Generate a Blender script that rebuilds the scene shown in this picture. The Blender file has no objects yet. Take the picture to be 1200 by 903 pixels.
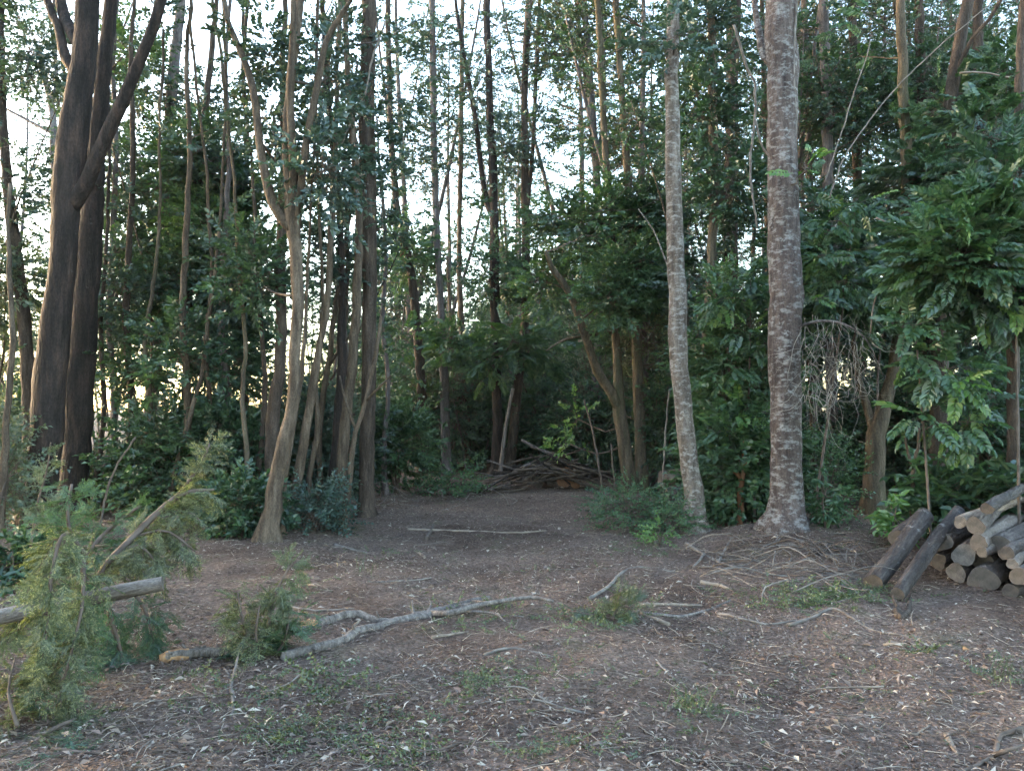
import bpy, math, random
import numpy as np
from mathutils import Vector, Matrix

SC = bpy.context.scene
COL = SC.collection
R = math.radians
rng = np.random.default_rng(7)
random.seed(7)

# ------------------------------------------------------------------ camera
FPX, CX, CY, HOR, CAMH = 942.0, 600.0, 451.5, 480.0, 1.5
PITCH = math.atan((HOR - CY) / FPX)
cam_d = bpy.data.cameras.new('camera')
cam_d.sensor_width = 36.0
cam_d.lens = 36.0 * FPX / 1200.0
cam_d.clip_start, cam_d.clip_end = 0.05, 2000.0
cam = bpy.data.objects.new('camera', cam_d)
cam.location = (0, 0, CAMH)
cam.rotation_euler = (math.pi / 2 + PITCH, 0, 0)
COL.objects.link(cam)
SC.camera = cam

# ------------------------------------------------------------------ light
SUN_EL, SUN_AZ = R(9), R(-68)          # low sun behind the wood, front-left
wd = bpy.data.worlds.new('World')
SC.world = wd
wd.use_nodes = True
wn, wl = wd.node_tree.nodes, wd.node_tree.links
wn.clear()
sky = wn.new('ShaderNodeTexSky')
sky.sky_type = 'NISHITA'
sky.sun_disc = False
sky.sun_elevation = SUN_EL
sky.sun_rotation = SUN_AZ
sky.air_density, sky.dust_density, sky.ozone_density = 1.0, 1.6, 1.0
hsv = wn.new('ShaderNodeHueSaturation')
hsv.inputs['Saturation'].default_value = 0.98
bg = wn.new('ShaderNodeBackground')
bg.inputs['Strength'].default_value = 0.15
wo = wn.new('ShaderNodeOutputWorld')
wl.new(sky.outputs[0], hsv.inputs['Color'])
wl.new(hsv.outputs[0], bg.inputs['Color'])
wl.new(bg.outputs[0], wo.inputs['Surface'])

sun_d = bpy.data.lights.new('sun', 'SUN')
sun_d.energy, sun_d.angle, sun_d.color = 0.3, R(20), (1.0, 0.85, 0.70)
sun = bpy.data.objects.new('sun', sun_d)
sdir = Vector((math.sin(SUN_AZ) * math.cos(SUN_EL), math.cos(SUN_AZ) * math.cos(SUN_EL), math.sin(SUN_EL)))
sun.rotation_euler = sdir.to_track_quat('Z', 'Y').to_euler()
sun.location = (-8, 14, 25)
COL.objects.link(sun)

HAZE = .0003
vs = SC.view_settings
vs.view_transform, vs.look, vs.gamma, vs.use_curve_mapping = 'Standard', 'None', 1.0, False
vs.exposure = 3.9
SC.cycles.max_bounces = 6
SC.cycles.diffuse_bounces = 3
SC.cycles.glossy_bounces = 2
SC.cycles.transmission_bounces = 3
SC.cycles.transparent_max_bounces = 4
SC.cycles.volume_bounces = 0
SC.cycles.use_denoising = True
SC.cycles.use_adaptive_sampling = True
SC.cycles.adaptive_threshold = 0.03

# ------------------------------------------------------------------ placing helpers
def ray(px, py):
    dx, dz = (px - CX) / FPX, (CY - py) / FPX
    c, s = math.cos(PITCH), math.sin(PITCH)
    return np.array((dx, c - dz * s, s + dz * c))

def at(px, py, D):
    d = ray(px, py)
    return np.array((0, 0, CAMH)) + d * (D / d[1])

_hs = np.random.default_rng(3)
_HW = [(_hs.uniform(0, 6.28), 2 * math.pi / w, a, _hs.uniform(0, 6.28))
       for w, a in ((9, .05), (5.3, .03), (3.1, .022), (1.9, .014), (1.1, .010), (.7, .007), (.45, .006), (.3, .004), (.23, .003))]
def hgt(x, y):
    x = np.asarray(x, float); y = np.asarray(y, float)
    z = np.zeros_like(x)
    for th, k, a, p in _HW:
        z = z + a * np.sin((x * math.cos(th) + y * math.sin(th)) * k + p + 0.6 * np.sin(k * .7 * (y * math.cos(th) - x * math.sin(th)) + p * 2))
    z = z + .14 * np.exp(-(((x - 3.2) / 1.2) ** 2 + ((y - 9.3) / .9) ** 2))     # mound of the big grey tree
    z = z + .10 * np.exp(-(((x + 3.6) / 1.3) ** 2 + ((y - 10.5) / 2.2) ** 2))
    return z - .03

def gnd(px, py):
    d = ray(px, py)
    p = np.array((0, 0, CAMH)) + d * (CAMH / -d[2])
    p[2] = float(hgt(p[0], p[1]))
    return p

# ------------------------------------------------------------------ mesh helpers
def mesh_np(name, V, Q, mats, smooth=True, mi=None):
    V = np.asarray(V, np.float32).reshape(-1, 3)
    Q = np.asarray(Q, np.int32).reshape(-1, 4)
    me = bpy.data.meshes.new(name)
    n, q = len(V), len(Q)
    me.vertices.add(n); me.vertices.foreach_set('co', V.ravel())
    me.loops.add(q * 4); me.loops.foreach_set('vertex_index', Q.ravel())
    me.polygons.add(q)
    me.polygons.foreach_set('loop_start', np.arange(q, dtype=np.int32) * 4)
    me.polygons.foreach_set('loop_total', np.full(q, 4, np.int32))
    if mi is not None:
        me.polygons.foreach_set('material_index', np.asarray(mi, np.int32))
    me.update(calc_edges=True)
    me.polygons.foreach_set('use_smooth', np.full(q, bool(smooth)))
    for m in (mats if isinstance(mats, (list, tuple)) else [mats]):
        me.materials.append(m)
    return me

def tag(o, label=None, cat=None, group=None, kind=None):
    if label: o['label'] = label
    if cat: o['category'] = cat
    if group: o['group'] = group
    if kind: o['kind'] = kind
    return o

def link(name, data, parent=None, loc=None):
    o = bpy.data.objects.new(name, data)
    COL.objects.link(o)
    if parent is not None: o.parent = parent
    if loc is not None: o.location = loc
    return o

def spline(P, step=.15):
    """Catmull-Rom through rows of P (x,y,z,r), resampled about every step metres"""
    P = np.asarray(P, float)
    if len(P) == 2:
        n = max(2, int(np.linalg.norm(P[1, :3] - P[0, :3]) / step) + 1)
        t = np.linspace(0, 1, n)[:, None]
        return P[0] * (1 - t) + P[1] * t
    E = np.vstack([2 * P[0] - P[1], P, 2 * P[-1] - P[-2]])
    out = []
    for i in range(1, len(E) - 2):
        p0, p1, p2, p3 = E[i - 1], E[i], E[i + 1], E[i + 2]
        n = max(1, int(np.linalg.norm(p2[:3] - p1[:3]) / step))
        t = (np.arange(n) / n)[:, None]
        out.append(.5 * ((2 * p1) + (-p0 + p2) * t + (2 * p0 - 5 * p1 + 4 * p2 - p3) * t ** 2 + (-p0 + 3 * p1 - 3 * p2 + p3) * t ** 3))
    out.append(E[-2][None])
    S = np.vstack(out)
    S[:, 3] = np.clip(S[:, 3], P[:, 3].min() * .9, P[:, 3].max() * 1.05)
    return S

def tube(S, sides=8, irr=.06, close=True):
    """quads round a resampled path S (x,y,z,r)"""
    P, r = S[:, :3], S[:, 3]
    n = len(P)
    T = np.gradient(P, axis=0)
    T /= np.linalg.norm(T, axis=1)[:, None] + 1e-9
    a = np.array((1., 0, 0)) if abs(T[0][0]) < .8 else np.array((0, 1., 0))
    U = np.zeros_like(P)
    u = a - T[0] * a.dot(T[0]); u /= np.linalg.norm(u)
    for i in range(n):
        u = u - T[i] * u.dot(T[i]); u = u / (np.linalg.norm(u) + 1e-9); U[i] = u
    W = np.cross(T, U)
    th = np.linspace(0, 2 * math.pi, sides, endpoint=False)
    if irr:
        ph = rng.uniform(0, 6.28, 4); z = np.cumsum(np.r_[0, np.linalg.norm(np.diff(P, axis=0), axis=1)])[:, None]
        k = 1 + irr * (np.sin(2 * th + ph[0] + z * 1.7) * .6 + np.sin(3 * th + ph[1] - z * 2.9) * .6 + np.sin(th + ph[2] + z * 5.1) * .4
                       + rng.normal(0, .35, (n, sides)))
    else:
        k = np.ones((n, sides))
    V = P[:, None] + (np.cos(th)[None, :, None] * U[:, None] + np.sin(th)[None, :, None] * W[:, None]) * (r[:, None] * k)[:, :, None]
    V = V.reshape(-1, 3)
    i = np.arange(n - 1)[:, None] * sides; j = np.arange(sides)[None]; j2 = (j + 1) % sides
    Q = np.stack([i + j, i + j2, i + sides + j2, i + sides + j], -1).reshape(-1, 4)
    if close:                                   # a ring of nearly no size closes each end
        m = len(V)
        for ring, rev in ((0, True), (n - 1, False)):
            c = P[ring] + T[ring] * (r[ring] * .12) * (-1 if rev else 1)
            b = len(V)
            V = np.vstack([V, c + (V[ring * sides:(ring + 1) * sides] - P[ring]) * .02])
            jj = np.arange(sides); k2 = (jj + 1) % sides
            q = np.stack([b + jj, b + k2, ring * sides + k2, ring * sides + jj], -1)
            Q = np.vstack([Q, q if rev else q[:, ::-1]])
    return V, Q

class Bag:
    def __init__(self): self.V, self.Q, self.n = [], [], 0
    def add(self, V, Q):
        if len(V) == 0: return
        self.V.append(V); self.Q.append(Q + self.n); self.n += len(V)
    def mesh(self, name, mat, smooth=True, off=None):
        V = np.vstack(self.V); 
        if off is not None: V = V - off
        return mesh_np(name, V, np.vstack(self.Q), mat, smooth)

def twigs(A, B, r0, r1, sag=.08, sides=3):
    """many thin bent sticks A->B at once"""
    A, B = np.atleast_2d(A), np.atleast_2d(B)
    N = len(A)
    r0 = np.broadcast_to(r0, N); r1 = np.broadcast_to(r1, N)
    L = np.linalg.norm(B - A, axis=1)
    M = (A + B) / 2 + rng.normal(0, 1, (N, 3)) * (L * sag)[:, None]
    d = (B - A) / (L[:, None] + 1e-9)
    a = np.where(np.abs(d[:, :1]) < .8, np.array([[1., 0, 0]]), np.array([[0, 1., 0]]))
    u = np.cross(d, a); u /= np.linalg.norm(u, axis=1)[:, None] + 1e-9
    w = np.cross(d, u)
    th = np.linspace(0, 2 * math.pi, sides, endpoint=False)
    ring = np.cos(th)[None, :, None] * u[:, None] + np.sin(th)[None, :, None] * w[:, None]
    V = np.stack([A[:, None] + ring * r0[:, None, None], M[:, None] + ring * ((r0 + r1) / 2)[:, None, None], B[:, None] + ring * r1[:, None, None]], 1)
    q = []
    for k in range(2):
        for j in range(sides):
            j2 = (j + 1) % sides
            q.append((k * sides + j, k * sides + j2, (k + 1) * sides + j2, (k + 1) * sides + j))
    Q = (np.arange(N)[:, None, None] * (3 * sides) + np.array(q)[None]).reshape(-1, 4)
    return V.reshape(-1, 3), Q

# ------------------------------------------------------------------ leaves
def leaf6(L, w, fold=.25, droop=.12):
    """folded along the midrib, two quads"""
    V = np.array([(0, 0, 0), (.3 * L, w * .5, w * fold), (.7 * L, w * .42, w * fold - droop * L * .5), (L, 0, -droop * L),
                  (.7 * L, -w * .42, w * fold - droop * L * .5), (.3 * L, -w * .5, w * fold)])
    return V, np.array([(0, 1, 2, 3), (0, 3, 4, 5)])
def leaf4(L, w, fold=.2, droop=.1):
    V = np.array([(0, 0, 0), (.45 * L, w * .5, w * fold), (L, 0, -droop * L), (.45 * L, -w * .5, w * fold)])
    return V, np.array([(0, 1, 2, 3)])
def rotm(ax, a):
    return np.array(Matrix.Rotation(a, 3, ax))

def spray_template(kind, seed):
    g = np.random.default_rng(seed)
    b = Bag()
    def put(fn, L, w, pos, yaw, tilt, roll):
        V, Q = fn(L, w)
        M = rotm('Z', yaw) @ rotm('Y', tilt) @ rotm('X', roll)
        b.add(V @ M.T + pos, Q)
    if kind == 'small':                       # twig with alternate small leaves, about .34 m
        for i in range(11):
            s = 1 if i % 2 else -1
            x = .04 + .21 * i / 10
            put(leaf4, g.uniform(.065, .09), g.uniform(.046, .062), (x, 0, -.15 * x * x), s * g.uniform(.6, 1.2) if i < 10 else 0, g.uniform(-.5, .5), g.normal(0, .6))
    elif kind == 'tiny':                      # finer leaves
        for i in range(14):
            s = 1 if i % 2 else -1
            x = .03 + .24 * i / 13
            put(leaf4, g.uniform(.03, .045), g.uniform(.022, .032), (x, 0, -.1 * x * x), s * g.uniform(.6, 1.3), g.uniform(-.6, .6), g.normal(0, .7))
    elif kind == 'frond':                     # pinnate leaf, leaflets in pairs, about .34 m
        n = 6
        for i in range(n):
            x = .07 + .22 * i / (n - 1)
            L = .095 * (1 - .25 * abs(i - 2) / 4)
            for s in (1, -1):
                put(leaf6, L * g.uniform(.9, 1.1), L * .62, (x, s * .004, -.35 * x * x), s * g.uniform(.85, 1.15) * (1.1 - .1 * i), g.uniform(.0, .3), s * g.uniform(-.3, .1))
        put(leaf6, .09, .045, (.30, 0, -.035), 0, .25, 0)
        V, Q = twigs([(0, 0, 0)], [(.30, 0, -.032)], .003, .0015, sag=0)
        b.add(V, Q)
    elif kind == 'feather':                   # needle-leaved conifer twig
        for i in range(14):
            x = .01 + .19 * i / 13
            for s in (1, -1):
                put(leaf4, g.uniform(.030, .040), .0095, (x, 0, -.5 * x * x), s * g.uniform(.65, 1.0), g.uniform(-.2, .4), s * .2)
        for k in range(4):                    # side twiglets
            x0 = .03 + .04 * k; s = 1 if k % 2 else -1; a = s * .75
            for i in range(6):
                l = .012 + .07 * i / 5
                p = (x0 + l * math.cos(a), l * math.sin(a), -.5 * x0 * x0 - .03 * l)
                for s2 in (1, -1):
                    put(leaf4, g.uniform(.024, .032), .0085, p, a + s2 * g.uniform(.7, 1.0), g.uniform(-.2, .4), s2 * .2)
    elif kind == 'broad':                     # rosette of big leaves on a stalk
        for i in range(7):
            x = .03 + .02 * i
            put(leaf6, g.uniform(.10, .15), g.uniform(.045, .065), (x, 0, 0), i * 2.4 + g.normal(0, .2), g.uniform(-.3, .5), g.normal(0, .2))
    return np.vstack(b.V), np.vstack(b.Q)
SPRAY = {k: [spray_template(k, 100 + 10 * i + j) for j in range(4)] for i, k in enumerate(('small', 'tiny', 'frond', 'feather', 'broad'))}

def sprays(kind, pos, dirs, scale, tilt=.35):
    """leaf sprays at pos pointing along dirs, upper side up, with some tilt"""
    pos, dirs = np.atleast_2d(pos), np.atleast_2d(dirs)
    N = len(pos)
    scale = np.broadcast_to(scale, N)
    x = dirs / (np.linalg.norm(dirs, axis=1)[:, None] + 1e-9)
    up = np.array([[0, 0, 1.]]) + rng.normal(0, tilt, (N, 3))
    y = np.cross(up, x); y /= np.linalg.norm(y, axis=1)[:, None] + 1e-9
    z = np.cross(x, y)
    M = np.stack([x, y, z], -1) * scale[:, None, None]
    pick = rng.integers(0, 4, N)
    b = Bag()
    for k in range(4):
        m = np.where(pick == k)[0]
        if not len(m): continue
        T, TQ = SPRAY[kind][k]
        V = np.einsum('nij,kj->nki', M[m], T) + pos[m][:, None]
        Q = TQ[None] + (np.arange(len(m)) * len(T))[:, None, None]
        b.add(V.reshape(-1, 3), Q.reshape(-1, 4))
    return np.vstack(b.V), np.vstack(b.Q)

# ------------------------------------------------------------------ materials
def new_mat(name):
    m = bpy.data.materials.new(name)
    m.use_nodes = True
    nt = m.node_tree
    nt.nodes.clear()
    out = nt.nodes.new('ShaderNodeOutputMaterial')
    return m, nt, nt.nodes, nt.links, out

def ramp(N, stops, interp='LINEAR'):
    r = N.new('ShaderNodeValToRGB')
    r.color_ramp.interpolation = interp
    e = r.color_ramp.elements
    while len(e) < len(stops): e.new(.5)
    for i, (p, c) in enumerate(stops):
        e[i].position = p
        e[i].color = (*c, 1) if len(c) == 3 else c
    return r

def leaf_mat(name, cols, trans=.32, gloss=.06, rough=.42):
    m, nt, N, Lk, out = new_mat(name)
    geo = N.new('ShaderNodeNewGeometry')
    rp = ramp(N, [(i / (len(cols) - 1), c) for i, c in enumerate(cols)])
    Lk.new(geo.outputs['Random Per Island'], rp.inputs[0])
    tc = N.new('ShaderNodeTexCoord')
    nz = N.new('ShaderNodeTexNoise'); nz.inputs['Scale'].default_value = 1.1
    Lk.new(tc.outputs['Object'], nz.inputs['Vector'])
    hs = N.new('ShaderNodeHueSaturation')
    mr = N.new('ShaderNodeMapRange')
    mr.inputs['From Min'].default_value, mr.inputs['From Max'].default_value = .3, .7
    mr.inputs['To Min'].default_value, mr.inputs['To Max'].default_value = .72, 1.3
    Lk.new(nz.outputs['Fac'], mr.inputs['Value'])
    Lk.new(mr.outputs[0], hs.inputs['Value'])
    Lk.new(rp.outputs[0], hs.inputs['Color'])
    d = N.new('ShaderNodeBsdfDiffuse'); t = N.new('ShaderNodeBsdfTranslucent'); g = N.new('ShaderNodeBsdfGlossy')
    g.inputs['Roughness'].default_value = rough
    g.inputs['Color'].default_value = (.85, .9, .95, 1)
    ty = N.new('ShaderNodeMixRGB'); ty.blend_type = 'MULTIPLY'; ty.inputs[0].default_value = 1; ty.inputs[2].default_value = (1.25, 1.2, .55, 1)
    Lk.new(hs.outputs[0], d.inputs['Color']); Lk.new(hs.outputs[0], ty.inputs[1]); Lk.new(ty.outputs[0], t.inputs['Color'])
    m1 = N.new('ShaderNodeMixShader'); m1.inputs[0].default_value = trans
    m2 = N.new('ShaderNodeMixShader'); m2.inputs[0].default_value = gloss
    Lk.new(d.outputs[0], m1.inputs[1]); Lk.new(t.outputs[0], m1.inputs[2])
    Lk.new(m1.outputs[0], m2.inputs[1]); Lk.new(g.outputs[0], m2.inputs[2])
    Lk.new(m2.outputs[0], out.inputs['Surface'])
    return m

def bark_mat(name, dark, mid, light, lichen=None, lichen_amt=.45, bands=0., scale=1., bump=.5, moss=None):
    m, nt, N, Lk, out = new_mat(name)
    tc = N.new('ShaderNodeTexCoord')
    def nz(sx, sz, sc, det=6., rough=.6):
        mp = N.new('ShaderNodeMapping'); mp.inputs['Scale'].default_value = (sx, sx, sz)
        n = N.new('ShaderNodeTexNoise'); n.inputs['Scale'].default_value = sc * scale
        n.inputs['Detail'].default_value = det; n.inputs['Roughness'].default_value = rough
        Lk.new(tc.outputs['Object'], mp.inputs['Vector']); Lk.new(mp.outputs[0], n.inputs['Vector'])
        return n
    a = nz(1, .16, 16)                                         # fibrous up the stem
    rp = ramp(N, [(.28, dark), (.5, mid), (.74, light)])
    Lk.new(a.outputs['Fac'], rp.inputs[0])
    col = rp.outputs[0]
    big = nz(1, .5, 1.6, 3)
    mx = N.new('ShaderNodeMixRGB'); mx.blend_type = 'MULTIPLY'; mx.inputs[0].default_value = .8
    r2 = ramp(N, [(.3, (.55, .52, .5)), (.7, (1.25, 1.2, 1.15))])
    Lk.new(big.outputs['Fac'], r2.inputs[0]); Lk.new(col, mx.inputs[1]); Lk.new(r2.outputs[0], mx.inputs[2])
    col = mx.outputs[0]
    fn = nz(1, .45, 75, 4, .7)                                 # fine flaking
    rf = ramp(N, [(.32, (.5, .48, .47)), (.5, (1, 1, 1)), (.68, (1.5, 1.5, 1.48))])
    mf = N.new('ShaderNodeMixRGB'); mf.blend_type = 'MULTIPLY'; mf.inputs[0].default_value = .75
    Lk.new(fn.outputs['Fac'], rf.inputs[0]); Lk.new(col, mf.inputs[1]); Lk.new(rf.outputs[0], mf.inputs[2])
    col = mf.outputs[0]
    h = a.outputs['Fac']
    if bands:                                                  # short pale cross marks
        bn = nz(1, 2.2, 9, 6, .7)
        r3 = ramp(N, [(.5, (0, 0, 0)), (.62, (1, 1, 1))])
        Lk.new(bn.outputs['Fac'], r3.inputs[0])
        k = N.new('ShaderNodeMath'); k.operation = 'MULTIPLY'; k.inputs[1].default_value = bands
        Lk.new(r3.outputs[0], k.inputs[0])
        m4 = N.new('ShaderNodeMixRGB'); m4.inputs[2].default_value = (*lichen, 1)
        Lk.new(k.outputs[0], m4.inputs[0]); Lk.new(col, m4.inputs[1]); col = m4.outputs[0]
    if lichen:
        ln = nz(1, 1.1, 7.5, 8, .72)
        r4 = ramp(N, [(1 - lichen_amt, (0, 0, 0)), (1 - lichen_amt + .1, (.8, .8, .8))])
        Lk.new(ln.outputs['Fac'], r4.inputs[0])
        m5 = N.new('ShaderNodeMixRGB'); m5.inputs[2].default_value = (*lichen, 1)
        Lk.new(r4.outputs[0], m5.inputs[0]); Lk.new(col, m5.inputs[1]); col = m5.outputs[0]
    if moss:
        mn = nz(1, .35, 2.6, 6, .7)
        r6 = ramp(N, [(.50, (0, 0, 0)), (.64, (.8, .8, .8))])
        Lk.new(mn.outputs['Fac'], r6.inputs[0])
        m6 = N.new('ShaderNodeMixRGB'); m6.inputs[2].default_value = (*moss, 1)
        Lk.new(r6.outputs[0], m6.inputs[0]); Lk.new(col, m6.inputs[1]); col = m6.outputs[0]
    p = N.new('ShaderNodeBsdfPrincipled')
    p.inputs['Roughness'].default_value = .85
    p.inputs['Specular IOR Level'].default_value = .2
    Lk.new(col, p.inputs['Base Color'])
    vo = N.new('ShaderNodeTexVoronoi'); vo.feature = 'DISTANCE_TO_EDGE'; vo.inputs['Scale'].default_value = 26 * scale
    mp = N.new('ShaderNodeMapping'); mp.inputs['Scale'].default_value = (1, 1, .28)
    Lk.new(tc.outputs['Object'], mp.inputs['Vector']); Lk.new(mp.outputs[0], vo.inputs['Vector'])
    ad = N.new('ShaderNodeMath'); ad.operation = 'ADD'
    Lk.new(h, ad.inputs[0]); Lk.new(vo.outputs['Distance'], ad.inputs[1])
    bp = N.new('ShaderNodeBump'); bp.inputs['Strength'].default_value = bump; bp.inputs['Distance'].default_value = .025
    Lk.new(ad.outputs[0], bp.inputs['Height']); Lk.new(bp.outputs[0], p.inputs['Normal'])
    Lk.new(p.outputs[0], out.inputs['Surface'])
    return m

def plain_mat(name, c0, c1, scale=8., rough=.85, aniso=1.):
    m, nt, N, Lk, out = new_mat(name)
    tc = N.new('ShaderNodeTexCoord'); mp = N.new('ShaderNodeMapping'); mp.inputs['Scale'].default_value = (1, 1, aniso)
    n = N.new('ShaderNodeTexNoise'); n.inputs['Scale'].default_value = scale; n.inputs['Detail'].default_value = 6
    rp = ramp(N, [(.3, c0), (.7, c1)])
    Lk.new(tc.outputs['Object'], mp.inputs['Vector']); Lk.new(mp.outputs[0], n.inputs['Vector']); Lk.new(n.outputs['Fac'], rp.inputs[0])
    p = N.new('ShaderNodeBsdfPrincipled'); p.inputs['Roughness'].default_value = rough
    p.inputs['Specular IOR Level'].default_value = .2
    Lk.new(rp.outputs[0], p.inputs['Base Color']); Lk.new(p.outputs[0], out.inputs['Surface'])
    return m

def island_mat(name, cols, rough=.8, trans=0.):
    """each loose piece takes its own colour from the list"""
    m, nt, N, Lk, out = new_mat(name)
    geo = N.new('ShaderNodeNewGeometry')
    rp = ramp(N, [(i / len(cols), c) for i, c in enumerate(cols)], 'CONSTANT')
    Lk.new(geo.outputs['Random Per Island'], rp.inputs[0])
    p = N.new('ShaderNodeBsdfPrincipled'); p.inputs['Roughness'].default_value = rough
    p.inputs['Specular IOR Level'].default_value = .25
    Lk.new(rp.outputs[0], p.inputs['Base Color']); Lk.new(p.outputs[0], out.inputs['Surface'])
    return m

def end_mat(name, c0, c1, c2):
    """sawn wood: growth rings about the disc's own axis"""
    m, nt, N, Lk, out = new_mat(name)
    tc = N.new('ShaderNodeTexCoord')
    w = N.new('ShaderNodeTexWave'); w.wave_type = 'RINGS'; w.rings_direction = 'Z'
    w.inputs['Scale'].default_value = 28; w.inputs['Distortion'].default_value = 3; w.inputs['Detail Scale'].default_value = 2
    n = N.new('ShaderNodeTexNoise'); n.inputs['Scale'].default_value = 11; n.inputs['Detail'].default_value = 8; n.inputs['Roughness'].default_value = .7
    Lk.new(tc.outputs['Object'], w.inputs['Vector']); Lk.new(tc.outputs['Object'], n.inputs['Vector'])
    r1 = ramp(N, [(.38, c0), (.62, c1)]); Lk.new(n.outputs['Fac'], r1.inputs[0])
    mx = N.new('ShaderNodeMixRGB'); mx.inputs[2].default_value = (*c2, 1)
    k = N.new('ShaderNodeMath'); k.operation = 'MULTIPLY'; k.inputs[1].default_value = .6
    Lk.new(w.outputs['Fac'], k.inputs[0]); Lk.new(k.outputs[0], mx.inputs[0]); Lk.new(r1.outputs[0], mx.inputs[1])
    p = N.new('ShaderNodeBsdfPrincipled'); p.inputs['Roughness'].default_value = .8
    Lk.new(mx.outputs[0], p.inputs['Base Color']); Lk.new(p.outputs[0], out.inputs['Surface'])
    return m

LM = {
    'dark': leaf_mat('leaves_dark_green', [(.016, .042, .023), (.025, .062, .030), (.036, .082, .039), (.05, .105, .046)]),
    'mid': leaf_mat('leaves_mid_green', [(.028, .072, .034), (.040, .094, .038), (.054, .115, .044), (.078, .14, .052)]),
    'blue': leaf_mat('leaves_blue_green', [(.023, .052, .042), (.034, .070, .055), (.046, .086, .064), (.06, .10, .073)]),  # blue raised in the leaf colours to imitate skylight
    'bright': leaf_mat('leaves_fresh_green', [(.06, .15, .035), (.085, .19, .04), (.11, .21, .05), (.15, .23, .05)], trans=.4),
    'pale': leaf_mat('needles_pale_green', [(.038, .058, .022), (.062, .085, .032), (.105, .125, .052), (.20, .22, .10)], trans=.35),
    'grey': leaf_mat('leaves_grey_green', [(.05, .085, .055), (.07, .11, .07), (.09, .125, .08), (.12, .15, .10)]),
    'olive': leaf_mat('leaves_olive', [(.038, .06, .022), (.055, .08, .03), (.078, .10, .038), (.12, .14, .06)]),
}
BK = {
    'red': bark_mat('bark_dark_red_brown', (.012, .010, .009), (.030, .024, .022), (.075, .050, .040), bump=.8, scale=.7, lichen=(.10, .095, .09), lichen_amt=.36),
    'pale': bark_mat('bark_pale_grey_marked', (.055, .044, .037), (.13, .108, .092), (.225, .195, .17), lichen=(.36, .35, .33), lichen_amt=.39, bands=.6, bump=.4),
    'greybrown': bark_mat('bark_grey_brown_lichened', (.036, .027, .026), (.082, .064, .059), (.14, .115, .105), lichen=(.33, .33, .32), lichen_amt=.41, bands=.5, bump=.7),
    'tan': bark_mat('bark_tan', (.032, .025, .019), (.085, .066, .049), (.165, .132, .10), lichen=(.22, .215, .19), lichen_amt=.33, bump=.4),
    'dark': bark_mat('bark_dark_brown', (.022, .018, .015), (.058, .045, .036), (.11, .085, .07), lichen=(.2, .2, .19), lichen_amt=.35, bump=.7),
    'moss': bark_mat('bark_mossy_ochre', (.042, .035, .026), (.088, .072, .052), (.15, .122, .09), bump=.5, moss=(.055, .058, .028)),
    'slate': bark_mat('bark_cool_grey', (.055, .047, .047), (.115, .102, .102), (.19, .17, .165), lichen=(.28, .28, .28), lichen_amt=.38, bump=.5),
    'dead': bark_mat('bark_dead_silver', (.065, .056, .052), (.15, .135, .127), (.25, .23, .215), bump=.5, scale=1.6, lichen=(.30, .29, .28), lichen_amt=.38),
    'orange': bark_mat('bark_orange', (.09, .045, .026), (.18, .09, .05), (.26, .145, .088), bump=.4),
    'log': bark_mat('bark_cut_log', (.045, .036, .032), (.10, .082, .074), (.19, .165, .15), lichen=(.30, .29, .27), lichen_amt=.42, bump=1., scale=.8),
    'logdark': bark_mat('bark_dark_log', (.020, .017, .016), (.05, .043, .041), (.105, .092, .086), bump=1., scale=.8, lichen=(.20, .195, .19), lichen_amt=.43),
    'logpale': bark_mat('bark_pale_log', (.085, .067, .056), (.18, .15, .128), (.29, .25, .22), bump=.6),
    'barewood': bark_mat('split_bare_wood', (.12, .09, .07), (.24, .19, .15), (.37, .31, .25), bump=.6, scale=1.2),
}
TWIG = plain_mat('twig_brown', (.06, .045, .036), (.14, .11, .09), 12)
TWIG_PALE = plain_mat('twig_pale_grey', (.09, .075, .066), (.23, .20, .175), 9)
TWIG_SILVER = plain_mat('twig_silver', (.16, .14, .125), (.36, .33, .29), 9)
TWIG_STRAW = plain_mat('twig_straw', (.12, .092, .073), (.27, .22, .175), 9)
END_TAN = end_mat('sawn_end_weathered', (.055, .045, .038), (.125, .102, .084), (.03, .025, .021))
END_GREY = end_mat('sawn_end_grey', (.06, .054, .05), (.17, .15, .135), (.03, .026, .024))
END_DARK = end_mat('sawn_end_dark', (.022, .018, .016), (.085, .068, .056), (.02, .016, .014))
END_FRESH = end_mat('sawn_end_orange', (.13, .058, .03), (.23, .115, .058), (.06, .03, .016))
BROKEN = plain_mat('torn_orange_wood', (.16, .085, .05), (.44, .27, .14), 30)

# ------------------------------------------------------------------ ground
def axis(lo, hi, step, far, grow):
    a = list(np.arange(lo, hi + 1e-6, step))
    s = step
    while a[-1] < far: s *= grow; a.append(a[-1] + s)
    s = step
    while a[0] > -far: s *= grow; a.insert(0, a[0] - s)
    return np.array(a)
gx = axis(-9, 9, .075, 500, 1.13)
gy = axis(1.5, 19, .075, 500, 1.13)
X, Y = np.meshgrid(gx, gy)
Z = hgt(X, Y)
Vg = np.stack([X, Y, Z], -1).reshape(-1, 3)
nx = len(gx)
ii = (np.arange(len(gy) - 1)[:, None] * nx + np.arange(nx - 1)[None])
Qg = np.stack([ii, ii + 1, ii + nx + 1, ii + nx], -1).reshape(-1, 4)

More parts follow.
